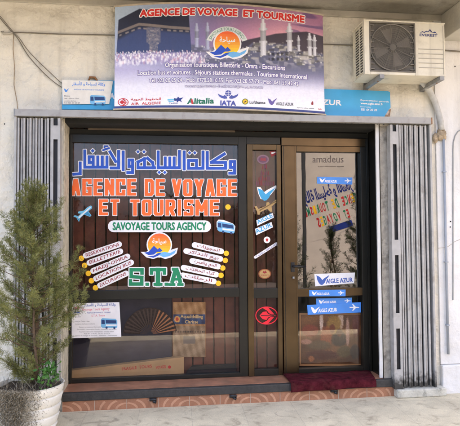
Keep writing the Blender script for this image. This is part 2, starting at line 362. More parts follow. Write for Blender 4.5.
# ------------------------------------------------------------------ the setting
def paving_mat():
    m = bpy.data.materials.new('concrete_paving'); m.use_nodes = True; t = m.node_tree; L = t.links; b = t.nodes['Principled BSDF']
    g = t.nodes.new('ShaderNodeNewGeometry'); br = t.nodes.new('ShaderNodeTexBrick'); br.offset = 0
    mp = t.nodes.new('ShaderNodeMapping'); mp.inputs['Rotation'].default_value = (0, 0, .04); mp.inputs['Location'].default_value = (.17, .12, 0)
    L.new(g.outputs['Position'], mp.inputs[0]); L.new(mp.outputs[0], br.inputs['Vector'])
    br.inputs['Scale'].default_value = 1; br.inputs['Brick Width'].default_value = .5; br.inputs['Row Height'].default_value = .5
    br.inputs['Mortar Size'].default_value = .004; br.inputs['Mortar Smooth'].default_value = .6
    br.inputs['Color1'].default_value = (.66, .585, .42, 1); br.inputs['Color2'].default_value = (.63, .555, .40, 1); br.inputs['Mortar'].default_value = (.53, .465, .345, 1)
    n = t.nodes.new('ShaderNodeTexNoise'); n.inputs['Scale'].default_value = 3; n.inputs['Detail'].default_value = 10; n.inputs['Roughness'].default_value = .7
    L.new(g.outputs['Position'], n.inputs['Vector'])
    r = t.nodes.new('ShaderNodeMapRange'); r.inputs[1].default_value = .3; r.inputs[2].default_value = .72; r.inputs[3].default_value = 1.12; r.inputs[4].default_value = .72
    L.new(n.outputs['Fac'], r.inputs[0])
    n3 = t.nodes.new('ShaderNodeTexNoise'); n3.inputs['Scale'].default_value = 120; n3.inputs['Detail'].default_value = 3
    L.new(g.outputs['Position'], n3.inputs['Vector'])
    r3 = t.nodes.new('ShaderNodeMapRange'); r3.inputs[1].default_value = .3; r3.inputs[2].default_value = .7; r3.inputs[3].default_value = .85; r3.inputs[4].default_value = 1.12
    L.new(n3.outputs['Fac'], r3.inputs[0])
    mu = t.nodes.new('ShaderNodeMath'); mu.operation = 'MULTIPLY'; L.new(r.outputs[0], mu.inputs[0]); L.new(r3.outputs[0], mu.inputs[1])
    s = t.nodes.new('ShaderNodeVectorMath'); s.operation = 'SCALE'; L.new(br.outputs[0], s.inputs[0]); L.new(mu.outputs[0], s.inputs['Scale'])
    # brown scuffs
    n2 = t.nodes.new('ShaderNodeTexNoise'); n2.inputs['Scale'].default_value = 6; n2.inputs['Detail'].default_value = 8; n2.inputs['Distortion'].default_value = 1.2
    L.new(g.outputs['Position'], n2.inputs['Vector'])
    r2 = t.nodes.new('ShaderNodeMapRange'); r2.inputs[1].default_value = .56; r2.inputs[2].default_value = .70; r2.inputs[3].default_value = 0; r2.inputs[4].default_value = .6
    L.new(n2.outputs['Fac'], r2.inputs[0])
    mm = t.nodes.new('ShaderNodeMix'); mm.data_type = 'RGBA'; mm.inputs[7].default_value = (.24, .19, .13, 1)
    L.new(r2.outputs[0], mm.inputs[0]); L.new(s.outputs[0], mm.inputs[6]); L.new(mm.outputs[2], b.inputs['Base Color'])
    b.inputs['Roughness'].default_value = .9
    bp = t.nodes.new('ShaderNodeBump'); bp.inputs['Strength'].default_value = .3; bp.inputs['Distance'].default_value = .01
    L.new(n3.outputs['Fac'], bp.inputs['Height']); L.new(bp.outputs[0], b.inputs['Normal'])
    return m
M_pave = paving_mat()
M_asph = mat('asphalt', (.024, .023, .022), .95, var=.2, scale=5, bump=.4, bscale=90)
M_earth = mat('dry_earth', (.24, .19, .13), .95, var=.2, scale=1.5)
tag(MB().ngon([(-150, -150, -.135), (150, -150, -.135), (150, 150, -.135), (-150, 150, -.135)]).build('ground', M_earth), kind='structure')
tag(MB().ngon([(-60, -10.2, -.12), (60, -10.2, -.12), (60, -3.2, -.12), (-60, -3.2, -.12)]).build('road', M_asph), kind='structure')
tag(MB().box(-60, 60, -3.25, .02, -.14, 0).build('pavement', M_pave), kind='structure')
tag(MB().box(-60, 60, -12.5, -10.2, -.14, 0).build('far_pavement', mat('far_paving', (.09, .08, .07), .95)), kind='structure')

# ------------------------------------------------------------------ the shop building
XL, XR = -.915, 2.352                 # opening
ZT = 2.87                             # opening head
YW = .34                              # back of the reveal
b = empty('shop_building', (0, 0, 0), 'cream plastered shop building with a stained concrete overhang and wide shopfront opening', 'building')
z_sof = Z(11.5, -.0, 345)
xpil = X(437.5, 0, 250); x_end = 9.0; HB = 6.2
wb = MB(); wb.box(-9, XL, 0, YW, -.1, z_sof); wb.box(XR, xpil-.002, 0, YW, -.1, z_sof); wb.box(XL, XR, 0, YW, ZT, z_sof)
wb.box(-9, x_end, 0, YW, z_sof+.16, HB)
WALL = wb.build('wall', M_wall, b)
pl = MB(); pl.box(xpil, x_end, -.02, YW, .30, z_sof); SIDE = pl.build('side_wall', M_wallw, b, bevel=.004)
MB().box(xpil, x_end, -.055, YW, -.1, .296).build('wall_base', M_wallw, b, bevel=.012)
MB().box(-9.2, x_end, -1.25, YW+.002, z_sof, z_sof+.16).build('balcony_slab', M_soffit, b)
# ledge under the overhang
zl = Z(21, 0, 420)
MB().box(-9, x_end, -.03, -.001, zl, z_sof-.001).build('wall_ledge', mat('stained_ledge_plaster', (.47, .44, .37), .9, var=.15, scale=4, bump=.4, bscale=14, stain=(.25, .23, .18), stain_scale=3, stain_amt=.7), b, bevel=.004)
xb = X(441, -.02, 30); zb = Z(41, -.02, 443)
MB().box(xb, xb+.34, -1.15, -.021, zb, z_sof-.002).build('cantilever_beam', mat('beam_plaster', (.52, .50, .44), .9, var=.15, scale=4, bump=.3, bscale=20, stain=(.3, .28, .22), stain_scale=4), b, bevel=.008)
M_jambd = mat('dirty_peeling_paint', (.40, .36, .30), .9, var=.25, scale=14, bump=.6, bscale=40, stain=(.05, .045, .035), stain_scale=6, stain_amt=.95)
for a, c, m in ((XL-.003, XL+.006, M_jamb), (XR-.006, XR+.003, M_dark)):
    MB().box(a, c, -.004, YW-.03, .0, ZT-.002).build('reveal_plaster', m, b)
MB().box(XR+.0035, XR+.085, -.0035, .0, .09, ZT-.03).build('stained_jamb', M_jambd, b)
MB().box(XL+.01, XR-.01, .02, YW-.06, ZT-.05, ZT-.003).build('lintel_soffit', M_matt, b)  # coloured near-black to give the deep shade under the lintel
MB().box(-9, x_end, 5.0, 5.3, -.1, HB).build('back_wall', M_wall, b)
for xx in (-9.3, x_end): MB().box(xx, xx+.3, .0, 5.3, -.1, HB).build('end_wall', M_wall, b)
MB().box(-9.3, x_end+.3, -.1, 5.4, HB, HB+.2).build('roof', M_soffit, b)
# interior shell
MB().box(-2.5, 4.2, .5, 4.9, .16, .18).build('interior_floor', M_inside, b)
MB().box(-2.5, 4.2, 4.4, 4.5, .18, 2.9).build('interior_wall', M_inside, b)
MB().box(-2.5, 4.2, .36, 4.9, 2.95, 3.0).build('interior_ceiling', M_inside, b)
for xx in (-1.3, 2.72): MB().box(xx, xx+.06, .36, 4.4, .18, 2.94).build('interior_wall', M_inside, b)
# shutter base plinth at right
px0 = X(396, -.1, 390)
MB().box(px0, xpil-.003, -.14, -.001, 0, .085).build('plinth', mat('mossy_white_plinth', (.55, .53, .45), .9, var=.2, scale=9, bump=.4, bscale=40, stain=(.08, .075, .05), stain_scale=12, stain_amt=.9), b, bevel=.012)
# arched recess moulding on the side wall
arc = [at(x, y, -.024) for x, y in ((453, 300), (453, 220), (453, 150), (453.4, 142), (455, 136), (458, 131.5), (463, 129), (480, 128.5), (560, 132))]
MB().tube(arc, .007, 6).build('arched_moulding', mat('groove_grey', (.33, .33, .32), .8), SIDE)
cr = MB()
cr.tube([at(x, y, -.0015) for x, y in ((13.5, 33), (13.2, 50), (14.5, 66), (14, 85), (17, 102), (17.5, 109))], .004, 5)
cr.tube([at(x, y, -.0215) for x, y in ((438, 248.2), (446, 247.5), (449, 246), (455, 241.5), (468, 236))], .002, 5)
cr.build('wall_crack', mat('rusty_crack', (.36, .28, .19), .95, var=.3, scale=30), WALL)
for x, y in ((450.5, 221.5), (450.3, 227), (455, 66.5), (4.5, 124)):
    MB().tube([at(x, y, -.026 if x > 100 else -.003), at(x, y, .01)], .007, 8).build('wall_plug', M_matt, SIDE if x > 100 else WALL)

# ------------------------------------------------------------------ folding gates and their head rail
YG0, YG1 = -.10, -.012
zr0, zr1 = 2.852, 2.918
xg0 = X(13, YG0, 200)+.005; xg1 = X(433.2, YG0, 200)
r = empty('gate_rail', ((xg0+xg1)/2, -.06, zr0), 'long grey painted steel head rail running across the top of the shopfront', 'rail')
rb = MB(); rb.box(xg0, xg1, YG0-.02, YG0-.017, zr0, zr1); rb.box(xg0, xg1, YG0-.017, -.001, zr1-.004, zr1); rb.box(xg0, xg1, YG0-.017, -.06, zr0, zr0+.003)
rb.build('channel', M_rail, r)
for xx in (xg0, xg1-.014): MB().box(xx+.001, xx+.013, YG0-.021, -.002, zr0-.001, zr1+.001).build('end_cap', M_rust if xx > 0 else M_steel, r)
rw = MB()
for i in range(60): rw.box(xg0+.1+i*.07, xg0+.112+i*.07, -.055, -.045, zr0-.004, zr0+.02)
rw.build('roller_track', M_gap, r)
def gate(name, xs0, xs1, xlead0, xlead1, xch0, xch1, zbot, label, n):
    g = empty('folding_gate', ((xs0+xs1)/2, -.05, zbot), label, 'folding gate', 'folding steel gates beside the shopfront')
    MB().box(xch0, xch1, YG0, -.004, zbot, zr0-.001).build('wall_channel', M_grey, g, bevel=.002)
    zt = zr0-.014
    MB().box(min(xs0, xs1), max(xs0, xs1), -.022, -.006, zbot, zt).build('backing', M_gap, g)  # near-black sheet, added as painted shade for the gaps between slats
    p = (xs1-xs0)/n
    for i in range(n):
        x = xs0+p*i; k = (i % 2)*.018; j = random.uniform(-.003, .003); wd = p*random.uniform(.55, .70)
        m = MB(); m.box(x+j, x+wd+j, YG0+.006+k, YG0+.009+k, zbot+random.uniform(0, .02), zt); m.box(x+j, x+j+.003, YG0+.009+k, YG0+.024+k, zbot+.02, zt); m.box(x+wd+j-.003, x+wd+j, YG0+.009+k, YG0+.024+k, zbot+.02, zt)
        m.build('slat', M_grey, g)
    # lead bar: a flat steel box with long slots
    lw = xlead1-xlead0; lb = MB(); s0, s1 = xlead0+lw*.30, xlead0+lw*.74
    z2 = zt-.022
    slots = [(zbot+.20, zbot+.62), (zbot+.78, zbot+1.38), (zbot+1.54, z2-.185)]
    lb.box(xlead0, s0, YG0-.006, YG0, zbot, zt); lb.box(s1, xlead1, YG0-.006, YG0, zbot, zt)
    zc = zbot
    for a, c in slots: lb.box(s0, s1, YG0-.006, YG0, zc, a); zc = c
    lb.box(s0, s1, YG0-.006, YG0, zc, z2-.05)
    lb.box(xlead0, xlead0+.003, YG0, -.02, zbot, zt); lb.box(xlead1-.003, xlead1, YG0, -.02, zbot, zt)
    LB = lb.build('lead_bar', M_grey, g)
    MB().box(s0-.004, s1+.004, YG0+.02, YG0+.024, zbot+.01, zt).build('slot_backing', M_gap, g)  # same painted shade, showing through the slots
    for z in (zbot+1.12, zt-.8): MB().tube([(xlead0+lw*.16, YG0-.012, z), (xlead0+lw*.16, YG0-.006, z)], .007, 8).build('rivet', M_steel, LB)
    return g
zgl, zgr = .1, .088
gate('l', X(17, YG0, 200), X(49.5, YG0, 200), X(50.3, YG0, 200), X(60, YG0, 200), xg0, xg0+.022, zgl, 'left grey folding steel gate, pushed open behind the potted conifer', 11)
gate('r', X(402, YG0, 250), X(430, YG0, 250), X(392, YG0, 250), X(400.5, YG0, 250), xg1-.024, xg1-.002, zgr, 'right grey folding steel gate, pushed open beside the glass door', 11)

# ------------------------------------------------------------------ doorstep
YS = -.06
zn1, zn0 = Z(386.5, YS, 230), Z(394.3, YS, 230)
xs0, xs1 = X(62, YS, 405), X(395.5, YS, 390)
d = empty('doorstep', ((xs0+xs1)/2, YS, 0), 'terracotta tiled doorstep with a dark stone edge under the shopfront', 'doorstep')
MB().box(xs0, xs1, YS+.012, .3, -.05, zn0-.002).build('riser', M_tile, d)
rt = MB(); n = 11; tw = (xs1-xs0)/n
for i in range(n):
    x = xs0+i*tw
    sgn = 1 if i % 2 else -1
    cx = x+(tw if sgn > 0 else 0)
    for rr in (.10, .17, .24):       # curved pattern pressed in the tiles
        pts = []
        for k in range(14):
            t = PI/2*k/13
            px_, pz_ = cx-sgn*rr*1.1*math.cos(t), .0+rr*.62*math.sin(t)
            if pz_ < zn0-.008 and x < px_ < x+tw: pts.append((px_, pz_+.003))
        if len(pts) > 2:
            vs = [(a, YS+.0105, c) for a, c in pts]+[(a+sgn*.018, YS+.0105, max(c-.012, .002)) for a, c in pts]
            q = len(pts); rt.add(vs, [(k, k+1, q+k+1, q+k) for k in range(q-1)])
    rt.box(x-.0025, x+.0025, YS+.0095, YS+.012, 0, zn0-.003, 1)
rt.build('riser_pattern', [M_tilel, mat('tile_joint', (.45, .38, .30), .9)], d)
MB().box(xs0+.002, xs1-.0, YS, .0, zn0, zn1).build('nosing', M_slate, d, bevel=.006)
MB().box(XL+.007, XR-.007, .001, .5, zn0, zn1+.004).build('sill', mat('sill_tile', (.36, .17, .10), .4, var=.3, scale=8, stain=(.2, .15, .1), stain_scale=5), d)
for x, y in ((153, 400.5), (233, 397), (334, 391.5)):
    c = at(x, y, YS-.008); m = MB(); m.tube([c+Vector((-.035, 0, .01)), c+Vector((.035, 0, .008))], .017, 8); m.tube([c+Vector((.0, -.012, -.005)), c+Vector((.03, -.008, -.018))], .012, 8)
    m.build('floor_latch', M_black, d, smooth=True)

# ------------------------------------------------------------------ glazing
YF, YP = .28, .312                     # frame front, glass front
def fx(px, py=250): return X(px, YF, py)
def fz(py, px=160): return Z(py, YF, px)
zb0 = zn1+.006
win = empty('shop_window', ((fx(72)+fx(244))/2, YF, zb0), 'large dark framed shop window with painted Arabic and French lettering', 'window')
xa, xb_, xc, xd = XL+.012, fx(71.5, 300), fx(239), fx(247.3)
zh1, zh0 = fz(135.5, 160), fz(143.5, 160)
zt1, zt0 = fz(289.5, 160), fz(298.5, 160); zr_1 = fz(376.3, 150)
MB().box(xa, xb_, YF, .345, zb0, zh1).build('left_stile', M_dark, win, bevel=.003)
MB().box(xc, xd-.001, YF, .345, zb0, zh1).build('right_stile', M_dark, win, bevel=.003)
MB().box(xb_, xc, YF, .345, zh0, zh1).build('top_rail', M_dark, win, bevel=.003)
MB().box(xb_, xc, YF+.004, .345, zt0, zt1).build('transom', M_dark, win, bevel=.003)
MB().box(xb_, xc, YF, .345, zb0, zr_1).build('bottom_rail', M_dark, win, bevel=.003)
MB().box(xb_, xc, YP, YP+.006, zt1, zh0).build('upper_pane', M_glass, win)
MB().box(xb_, xc, YP, YP+.006, zr_1, zt0).build('lower_pane', M_glassl, win)
hd = empty('header_panel', ((XL+XR)/2, .3, zh1), 'recessed header strip coloured as deep shade above the shop window and door', 'panel')
MB().box(XL+.008, XR-.008, .3, .35, zh1+.003, ZT-.055).build('board', M_matt, hd)  # near-black board: the shade of the header recess put into its colour
MB().box(fx(88, 128), fx(235, 128), .292, .2995, Z(131, .292, 160), Z(127.5, .292, 160)).build('track', mat('track_brown', (.16, .12, .085), .5), hd)
# mullion and sidelight
sd = empty('sidelight', (fx(264), YF, zb0), 'narrow brown framed glass sidelight covered with stickers, left of the door', 'sidelight')
x0, x1, x2, x3 = fx(247.5), fx(253.2), fx(277.2), fx(281.5)
zs1, zs0 = fz(144.5, 264), fz(150, 264); zst1, zst0 = fz(288.3, 264), fz(298, 264); zsb = fz(369, 264)
MB().box(x0, x1, YF-.012, .345, zb0, zs1).build('left_stile', M_bronze, sd, bevel=.003)
MB().box(x2, x3, YF-.012, .345, zb0, zs1).build('right_stile', M_bronze, sd, bevel=.003)
MB().box(x1, x2, YF-.012, .345, zs0, zs1).build('top_rail', M_bronze, sd, bevel=.003)
MB().box(x1, x2, YF-.009, .345, zst0, zst1).build('transom', M_dark, sd, bevel=.003)
MB().box(x1, x2, YF-.012, .345, zb0, zsb).build('bottom_rail', M_dark, sd, bevel=.003)
MB().box(x1, x2, YP, YP+.006, zsb, zst0).build('lower_pane', M_glassl, sd); MB().box(x1, x2, YP, YP+.006, zst1, zs0).build('upper_pane', M_glass, sd)
MB().box(xd, x3, YF, .345, zs1+.002, zh1).build('top_bar', M_dark, sd, bevel=.003)
# door
x4, x5, x6, x7 = fx(282.6), fx(297.2), fx(361.5), fx(367)
dr = empty('glass_door', ((x4+x7)/2, YF, zb0), 'brown aluminium glass door with a black handle and travel stickers', 'door')
zd1, zd0 = fz(146.5, 320), fz(152, 320); zdm1, zdm0 = fz(288, 330), fz(296, 330); zdb = fz(367.5, 330)
MB().box(x4, x5, YF-.015, .345, zb0+.004, zd1).build('left_stile', M_bronze, dr, bevel=.004)
MB().box(x4+.018, x4+.024, YF-.017, YF-.0152, zb0+.004, zd1).build('groove', M_dark, dr)
MB().box(x5-.018, x5-.01, YF-.018, YF-.0152, zb0+.004, zd1).build('glazing_bead', M_bronze, dr)
MB().box(x6, x7, YF-.015, .345, zb0+.004, zd1).build('right_stile', M_dark, dr, bevel=.004)
MB().box(x5, x6, YF-.015, .345, zd0, zd1).build('top_rail', M_bronze, dr, bevel=.003)
MB().box(x5, x6, YF-.015, .345, zdm0, zdm1).build('middle_rail', M_bronze, dr, bevel=.003)
MB().box(x5, x6, YF-.015, .345, zb0+.004, zdb).build('bottom_rail', M_dark, dr, bevel=.003)
MB().box(x5, x6, YP, YP+.006, zdm1, zd0).build('upper_pane', M_mirror, dr); MB().box(x5, x6, YP, YP+.006, zdb, zdm0).build('lower_pane', M_glassl, dr)
h = MB(); c = at(292.8, 267, YF-.02); h.box(c.x-.02, c.x+.02, YF-.03, YF-.015, c.z-.055, c.z+.05); HP = h.build('handle_plate', M_black, dr, bevel=.005)
h = MB(); h.tube([(c.x, YF-.03, c.z+.01), (c.x, YF-.07, c.z+.01), (c.x+.03, YF-.078, c.z+.01), (c.x+.13, YF-.07, c.z+.004)], [.012, .012, .012, .009], 10); h.build('handle', M_black, HP, smooth=True)
c = at(293.3, 277.5, YF-.02); MB().lathe([(.0, .0), (.012, 0), (.012, .02), (0, .02)], (c.x, YF-.03, c.z-.01), 14).build('lock_cylinder', M_steel, dr)
# door frame (head and right post)
df = empty('door_casing', (fx(373), YF, zb0), 'dark bronze casing post and head right of the glass door', 'door casing')
MB().box(x4, x7+.004, YF, .345, zd1+.004, zh1).build('head', M_bronze, df, bevel=.003)
MB().box(x7+.006, XR-.012, YF, .345, zb0, zh1).build('post', M_dark, df, bevel=.004)
MB().box(XR-.040, XR-.008, -.004, .02, zb0, Z(128, YF-.03, 380)).build('gate_guide', M_wallw, df)

# ------------------------------------------------------------------ interior behind the glass
pk = empty('plank_panelling', (fx(160), .44, .2), 'dark brown vertical wood planks lining the display behind the window', 'panelling')
xx = XL+.02; xe = fx(283)+.05
while xx < xe:
    wd = .118+random.uniform(-.006, .006)
    m = MB(); m.box(xx, min(xx+wd-.012, xe), .46+random.uniform(0, .006), .50, .18, 2.9); m.build('plank', M_plank, pk, bevel=.004); xx += wd
MB().box(XL+.02, xe, .503, .51, .18, 2.9).build('backing', M_matt, pk)
# display floor objects
bx = empty('cardboard_box', (fx(120), .40, .18), 'long flat beige cardboard box lying behind the lower window glass', 'box')
p0, p1, p2, p3 = at(69, 370.5, .345), at(157, 361.5, .43), at(183, 360.5, .445), at(184, 377, .36)
m = MB(); zf = .185
m.hexa([(p0.x, .35, zf), (p3.x, .35, zf), (p3.x, .455, zf), (p0.x, .455, zf), (p0.x, .35, p0.z-.005), (p3.x, .35, p0.z+.095), (p3.x, .455, p0.z+.095), (p0.x, .455, p0.z-.005)])
m.build('carton', M_card, bx, bevel=.004)
m = MB(); put_text(m, 'FRAGILE  TOURS', 122, 370.5, 152, 367.4, 3, .348, 0); put_text(m, 'VOYAGES', 156, 369, 166, 368, 3, .348, 0); m.pxpoly(circ(169.5, 367, 1.5, 1.6), .348); m.build('print', M_red, bx)
m = MB(); plate(m, 73, 296, 171.5, 377, .437, .006); tag(m.build('display_backdrop', mat('dark_blue_cloth', (.030, .030, .055), .9, var=.3, scale=5), loc=tuple(at(122, 377, .44))), 'dark blue cloth backdrop behind the fan in the lower window', 'backdrop')
fn = empty('wicker_fan', tuple(at(150, 334, .41)), 'open brown woven hand fan propped behind the window glass', 'fan')
mf = MB(); mr = MB(); nb = 18
for k in range(nb):
    a0 = math.radians(8+k*9.4); a1 = math.radians(8+(k+1)*9.4); am = math.radians(8+(k+.35)*9.4)
    z_ = .405+.006*(k % 2)
    cx, cy = 150, 334.5
    mf.ngon([at(cx+10*math.cos(a0), cy-10*math.sin(a0), .408), at(cx+27*math.cos(a0), cy-27*math.sin(a0), .408), at(cx+27*math.cos(a1), cy-27*math.sin(a1), .414), at(cx+10*math.cos(a1), cy-10*math.sin(a1), .414)])
    mr.ngon([at(cx+3*math.cos(am-.02), cy-3*math.sin(am-.02), .404), at(cx+26*math.cos(am-.035), cy-26*math.sin(am-.035), .404), at(cx+26*math.cos(am+.035), cy-26*math.sin(am+.035), .404), at(cx+3*math.cos(am+.02), cy-3*math.sin(am+.02), .404)], 0 if k < 7 else 1)
mf.build('web', mat('dark_wicker', (.035, .018, .012), .8, var=.6, scale=60), fn); mr.build('ribs', [mat('orange_bamboo', (.42, .17, .06), .5), mat('brown_bamboo', (.055, .028, .017), .6)], fn)
po = empty('display_poster', tuple(at(189, 357, .42)), 'tan and blue poster hanging behind the lower window glass', 'poster')
m = MB(); plate(m, 173, 302, 205.5, 357, .42, .004); m.build('sheet', mat('tan_poster', srgb((190, 140, 80)), .7, var=.15, scale=10), po)
def poster_ink(U, V):
    n = U.shape; c = np.zeros(n+(3,)); c[:] = (178, 135, 85)
    bl = (V > .22) & (V < .40); c[bl] = (35, 62, 105)
    lo = V > .43; c[lo] = (150, 125, 95)
    k = (np.sin(U*9+V*23)+np.sin(U*31-V*14)+rng.normal(0, .4, n))*14; c += k[..., None]
    f = (V > .52) & (V < .555) & (np.sin(U*120) > 0); c[f] = (60, 50, 45)
    g = (np.abs(U-.5) < .18) & (V > .62) & (V < .76); c[g] = (95, 85, 80)
    d_ = ((U-.12)/.09)**2+((V-.31)/.06)**2 < 1; c[d_] = (225, 170, 90); d_ = ((U-.12)/.05)**2+((V-.31)/.035)**2 < 1; c[d_] = (190, 60, 40)
    return c
ink_grid('print', poster_ink, 60, 90, lambda u, v: at(173.3+32*u, 302.3+54.5*v, .4185), vcol_mat('poster_ink'), po)
m = MB(); put_text(m, 'Aqualithilling', 180.5, 318, 203, 318.3, 3.4, .417); put_text(m, 'Clarisse', 185, 323.3, 198, 323.5, 3.2, .417); m.build('lettering', mat('gold_ink', srgb((230, 200, 130)), .6), po)
cl = MB(); cl.hexa([*(lambda A: A)([at(186, 374, .38), at(237, 373, .38), at(237, 370.5, .45), at(186, 371, .45), at(190, 367, .39), at(236, 364.5, .39), at(236, 363, .45), at(193, 364.5, .45)])])
tag(cl.build('folded_cloth', mat('black_cloth', (.015, .013, .013), .95), loc=tuple(at(212, 374, .42)), bevel=.01), 'folded black cloth on the display floor right of the cardboard box', 'cloth')
# framed picture behind the lower door glass
fp = empty('framed_picture', tuple(at(333, 364, .36)), 'wide brown framed group picture behind the lower glass of the door', 'picture')
fr = MB(); 
for a in ((299.5, 313, 361, 314.8), (299.5, 364, 361, 365.8)): plate(fr, *a, .352, .012)
for a in ((299.5, 314.8, 301, 364),): plate(fr, *a, .352, .012)
fr.build('frame', mat('picture_frame_wood', (.42, .22, .09), .5), fp)
def crowd_ink(U, V):
    n = U.shape; c = np.zeros(n+(3,)); c[:] = (110, 70, 38)
    c += ((np.sin(U*7+V*5)+np.sin(V*17+U*3))*16)[..., None]*np.array([1, .9, .7])
    for cx, cy, rx, ry, col in ((.34, .12, .03, .22, (225, 205, 190)), (.66, .1, .05, .2, (215, 190, 170)), (.55, .2, .12, .2, (160, 125, 60)), (.42, .45, .10, .22, (150, 80, 45)), (.52, .28, .05, .09, (120, 60, 35)),
        (.64, .5, .13, .14, (38, 32, 30)), (.64, .36, .05, .08, (90, 55, 40)), (.78, .35, .03, .3, (200, 160, 140)), (.15, .32, .14, .12, (140, 65, 45)), (.3, .62, .2, .1, (95, 75, 50)), (.35, .82, .28, .1, (85, 40, 30)),
        (.72, .75, .12, .12, (95, 80, 45)), (.92, .2, .06, .25, (120, 70, 60)), (.9, .75, .08, .15, (60, 45, 40)), (.17, .9, .05, .06, (170, 105, 60)), (.08, .55, .1, .05, (180, 130, 110))):
        dd = np.sqrt(((U-cx)/rx)**2+((V-cy)/ry)**2)+rng.normal(0, .06, n); k = np.clip((1.15-dd)/.3, 0, 1)[..., None]; c = c*(1-k)+np.array(col)*k
    return c*.95*np.clip(rng.normal(1, .07, n), .7, 1.3)[..., None]
ink_grid('print', crowd_ink, 90, 70, lambda u, v: at(301.2+59.6*u, 315+48.8*v, .358), vcol_mat('picture_ink'), fp)

# ------------------------------------------------------------------ lettering on the window
ink = Y0 = YP-.002
def outl(fn_strokes, box, step, name, mw, mc, parent, out=.75, label=None):
    f_ = strokes_fn(fn_strokes); m = MB()
    sdf_fill(m, f_, *box, step, out, Y0, 0); sdf_fill(m, f_, *box, step, 0, Y0-.0015, 1)
    o = m.build(name, [mw, mc], parent)
    if label: o['label'] = label
    return o
hw = 1.45
ar = [ # drawn right to left: wakala as-siyaha wal-asfar
 (hw, [(230.5,161.5),(234.5,161.5),(234.5,173.2),(229.8,173.2)]), (hw, [(230.5,161.5),(230.5,167.5),(234.5,167.5)]),
 (hw, [(224.3,154),(211.5,162.2)], True), (hw, [(211.5,162.5),(225.5,162.5),(225.5,168.3),(207.3,168.3),(207.3,152.5)]),
 (hw, [(203,152),(203,168.3),(188.6,168.3),(188.6,160.5),(196.5,160.5),(196.5,168.3)]), (1.3, [(189.6,152.8)]), (1.3, [(194.8,152.8)]),
 (hw, [(184.2,152),(184.2,169)]), (hw, [(179.4,151.5),(179.4,167.8),(162.5,167.8)]), (hw, [(174.2,158),(174.2,167.8)]), (hw, [(169.8,158),(169.8,167.8)]), (hw, [(165.2,158),(165.2,167.8)]),
 (1.3, [(159.2,172.4)]), (1.3, [(164.8,172.4)]), (hw, [(163,167.8),(158.2,167.8),(158.2,152)]),
 (hw, [(154.5,167.8),(138,167.8)]), (hw, [(147.5,158.3),(152.5,162.5),(153.6,167.8)]), (hw, [(138,167.8),(138,162),(144.5,158.8),(144.5,167.8)]), (1.3, [(138,151.8)]), (1.3, [(144,151.8)]),
 (hw, [(129,160),(132.6,160),(132.6,172.6),(127.8,172.6)]), (hw, [(129,160),(129,166.5),(132.6,166.5)]),
 (hw, [(123.2,152),(123.2,169.5)]), (hw, [(118.6,151.5),(118.6,168),(111.2,168)]), (hw, [(110,152),(115.6,161.5)], True),
 (.95, [(103.2,150.2),(108.8,148.2)]), (.85, [(104.5,147.6),(104.5,146.2),(107.6,146.2)]),
 (hw, [(107,157),(107,167.2),(84.8,167.2),(84.8,151)]), (hw, [(102.3,157),(102.3,167.2)]), (hw, [(97.8,157),(97.8,167.2)]), (hw, [(93.2,167.2),(93.2,156.8),(89.2,156.8),(89.2,162.5),(93,162.5)]), (1.5, [(92.7,150.8)]),
 (hw, [(80.2,163),(80.2,173.8),(74,174.2)])]
outl(ar, (69, 142, 240, 180), .22, 'lettering', M_white, M_blue, win, .8, 'blue Arabic headline with white outline')
outl(block_word('AGENCE', 71, 136.6, 178.8, 195.6, 1.8) + block_word('DE', 144.6, 165.2, 179, 196, 1.8) + block_word('VOYAGE', 172, 237.2, 179.3, 196.3, 1.8), (68, 176, 240, 199), .22, 'lettering', M_white, M_orange, win, .65, 'orange headline AGENCE DE VOYAGE')
outl(block_word('ET', 98.8, 119.6, 199.3, 215.3, 1.8) + block_word('TOURISME', 130, 219.6, 199.5, 215.6, 1.8), (96, 197, 222, 218), .22, 'lettering', M_white, M_orange, win, .65, 'orange headline ET TOURISME')
# the pill with green text
m = MB(); m.pxpoly(pill(113.8, 226.3, 205.2, 226.3, 5.9), Y0); put_text(m, 'SAVOYAGE TOURS AGENCY', 112.5, 230.2, 206.5, 230.2, 7.8, Y0-.0014, 1, .03)
o = m.build('name_strip', [M_white, M_green], win); o['label'] = 'long white rounded strip with green capitals'
# S.T.A
s1 = 1.75
sta = [(s1, [(142, 273), (142, 269.8), (131.2, 269.8), (131.2, 276.5), (141.8, 277.5), (141.8, 284), (130.5, 284), (130.5, 280.8)]), (1.6, [(147, 284.2), (147.6, 284.2)]),
 (s1, [(151.5, 273), (151.5, 269.6), (164.5, 269.6), (164.5, 273)]), (2.3, [(158, 270), (158, 284)]), (1.5, [(155, 284.3), (161, 284.3)]), (1.6, [(166.2, 284.2), (166.8, 284.2)]),
 (2.0, [(172, 283), (175.5, 270), (177, 270), (180.5, 283)], False), (1.3, [(173.5, 279.3), (179, 279.3)]), (1.4, [(169.8, 284.5), (174, 284.5)]), (1.4, [(178.6, 284.5), (182.2, 284.5)]), (1.5, [(173.2, 269.2), (177, 269.2)])]
outl(sta, (124, 264, 187, 290), .2, 'lettering', M_white, M_green, win, 1.0, 'large green slab initials with white outline')
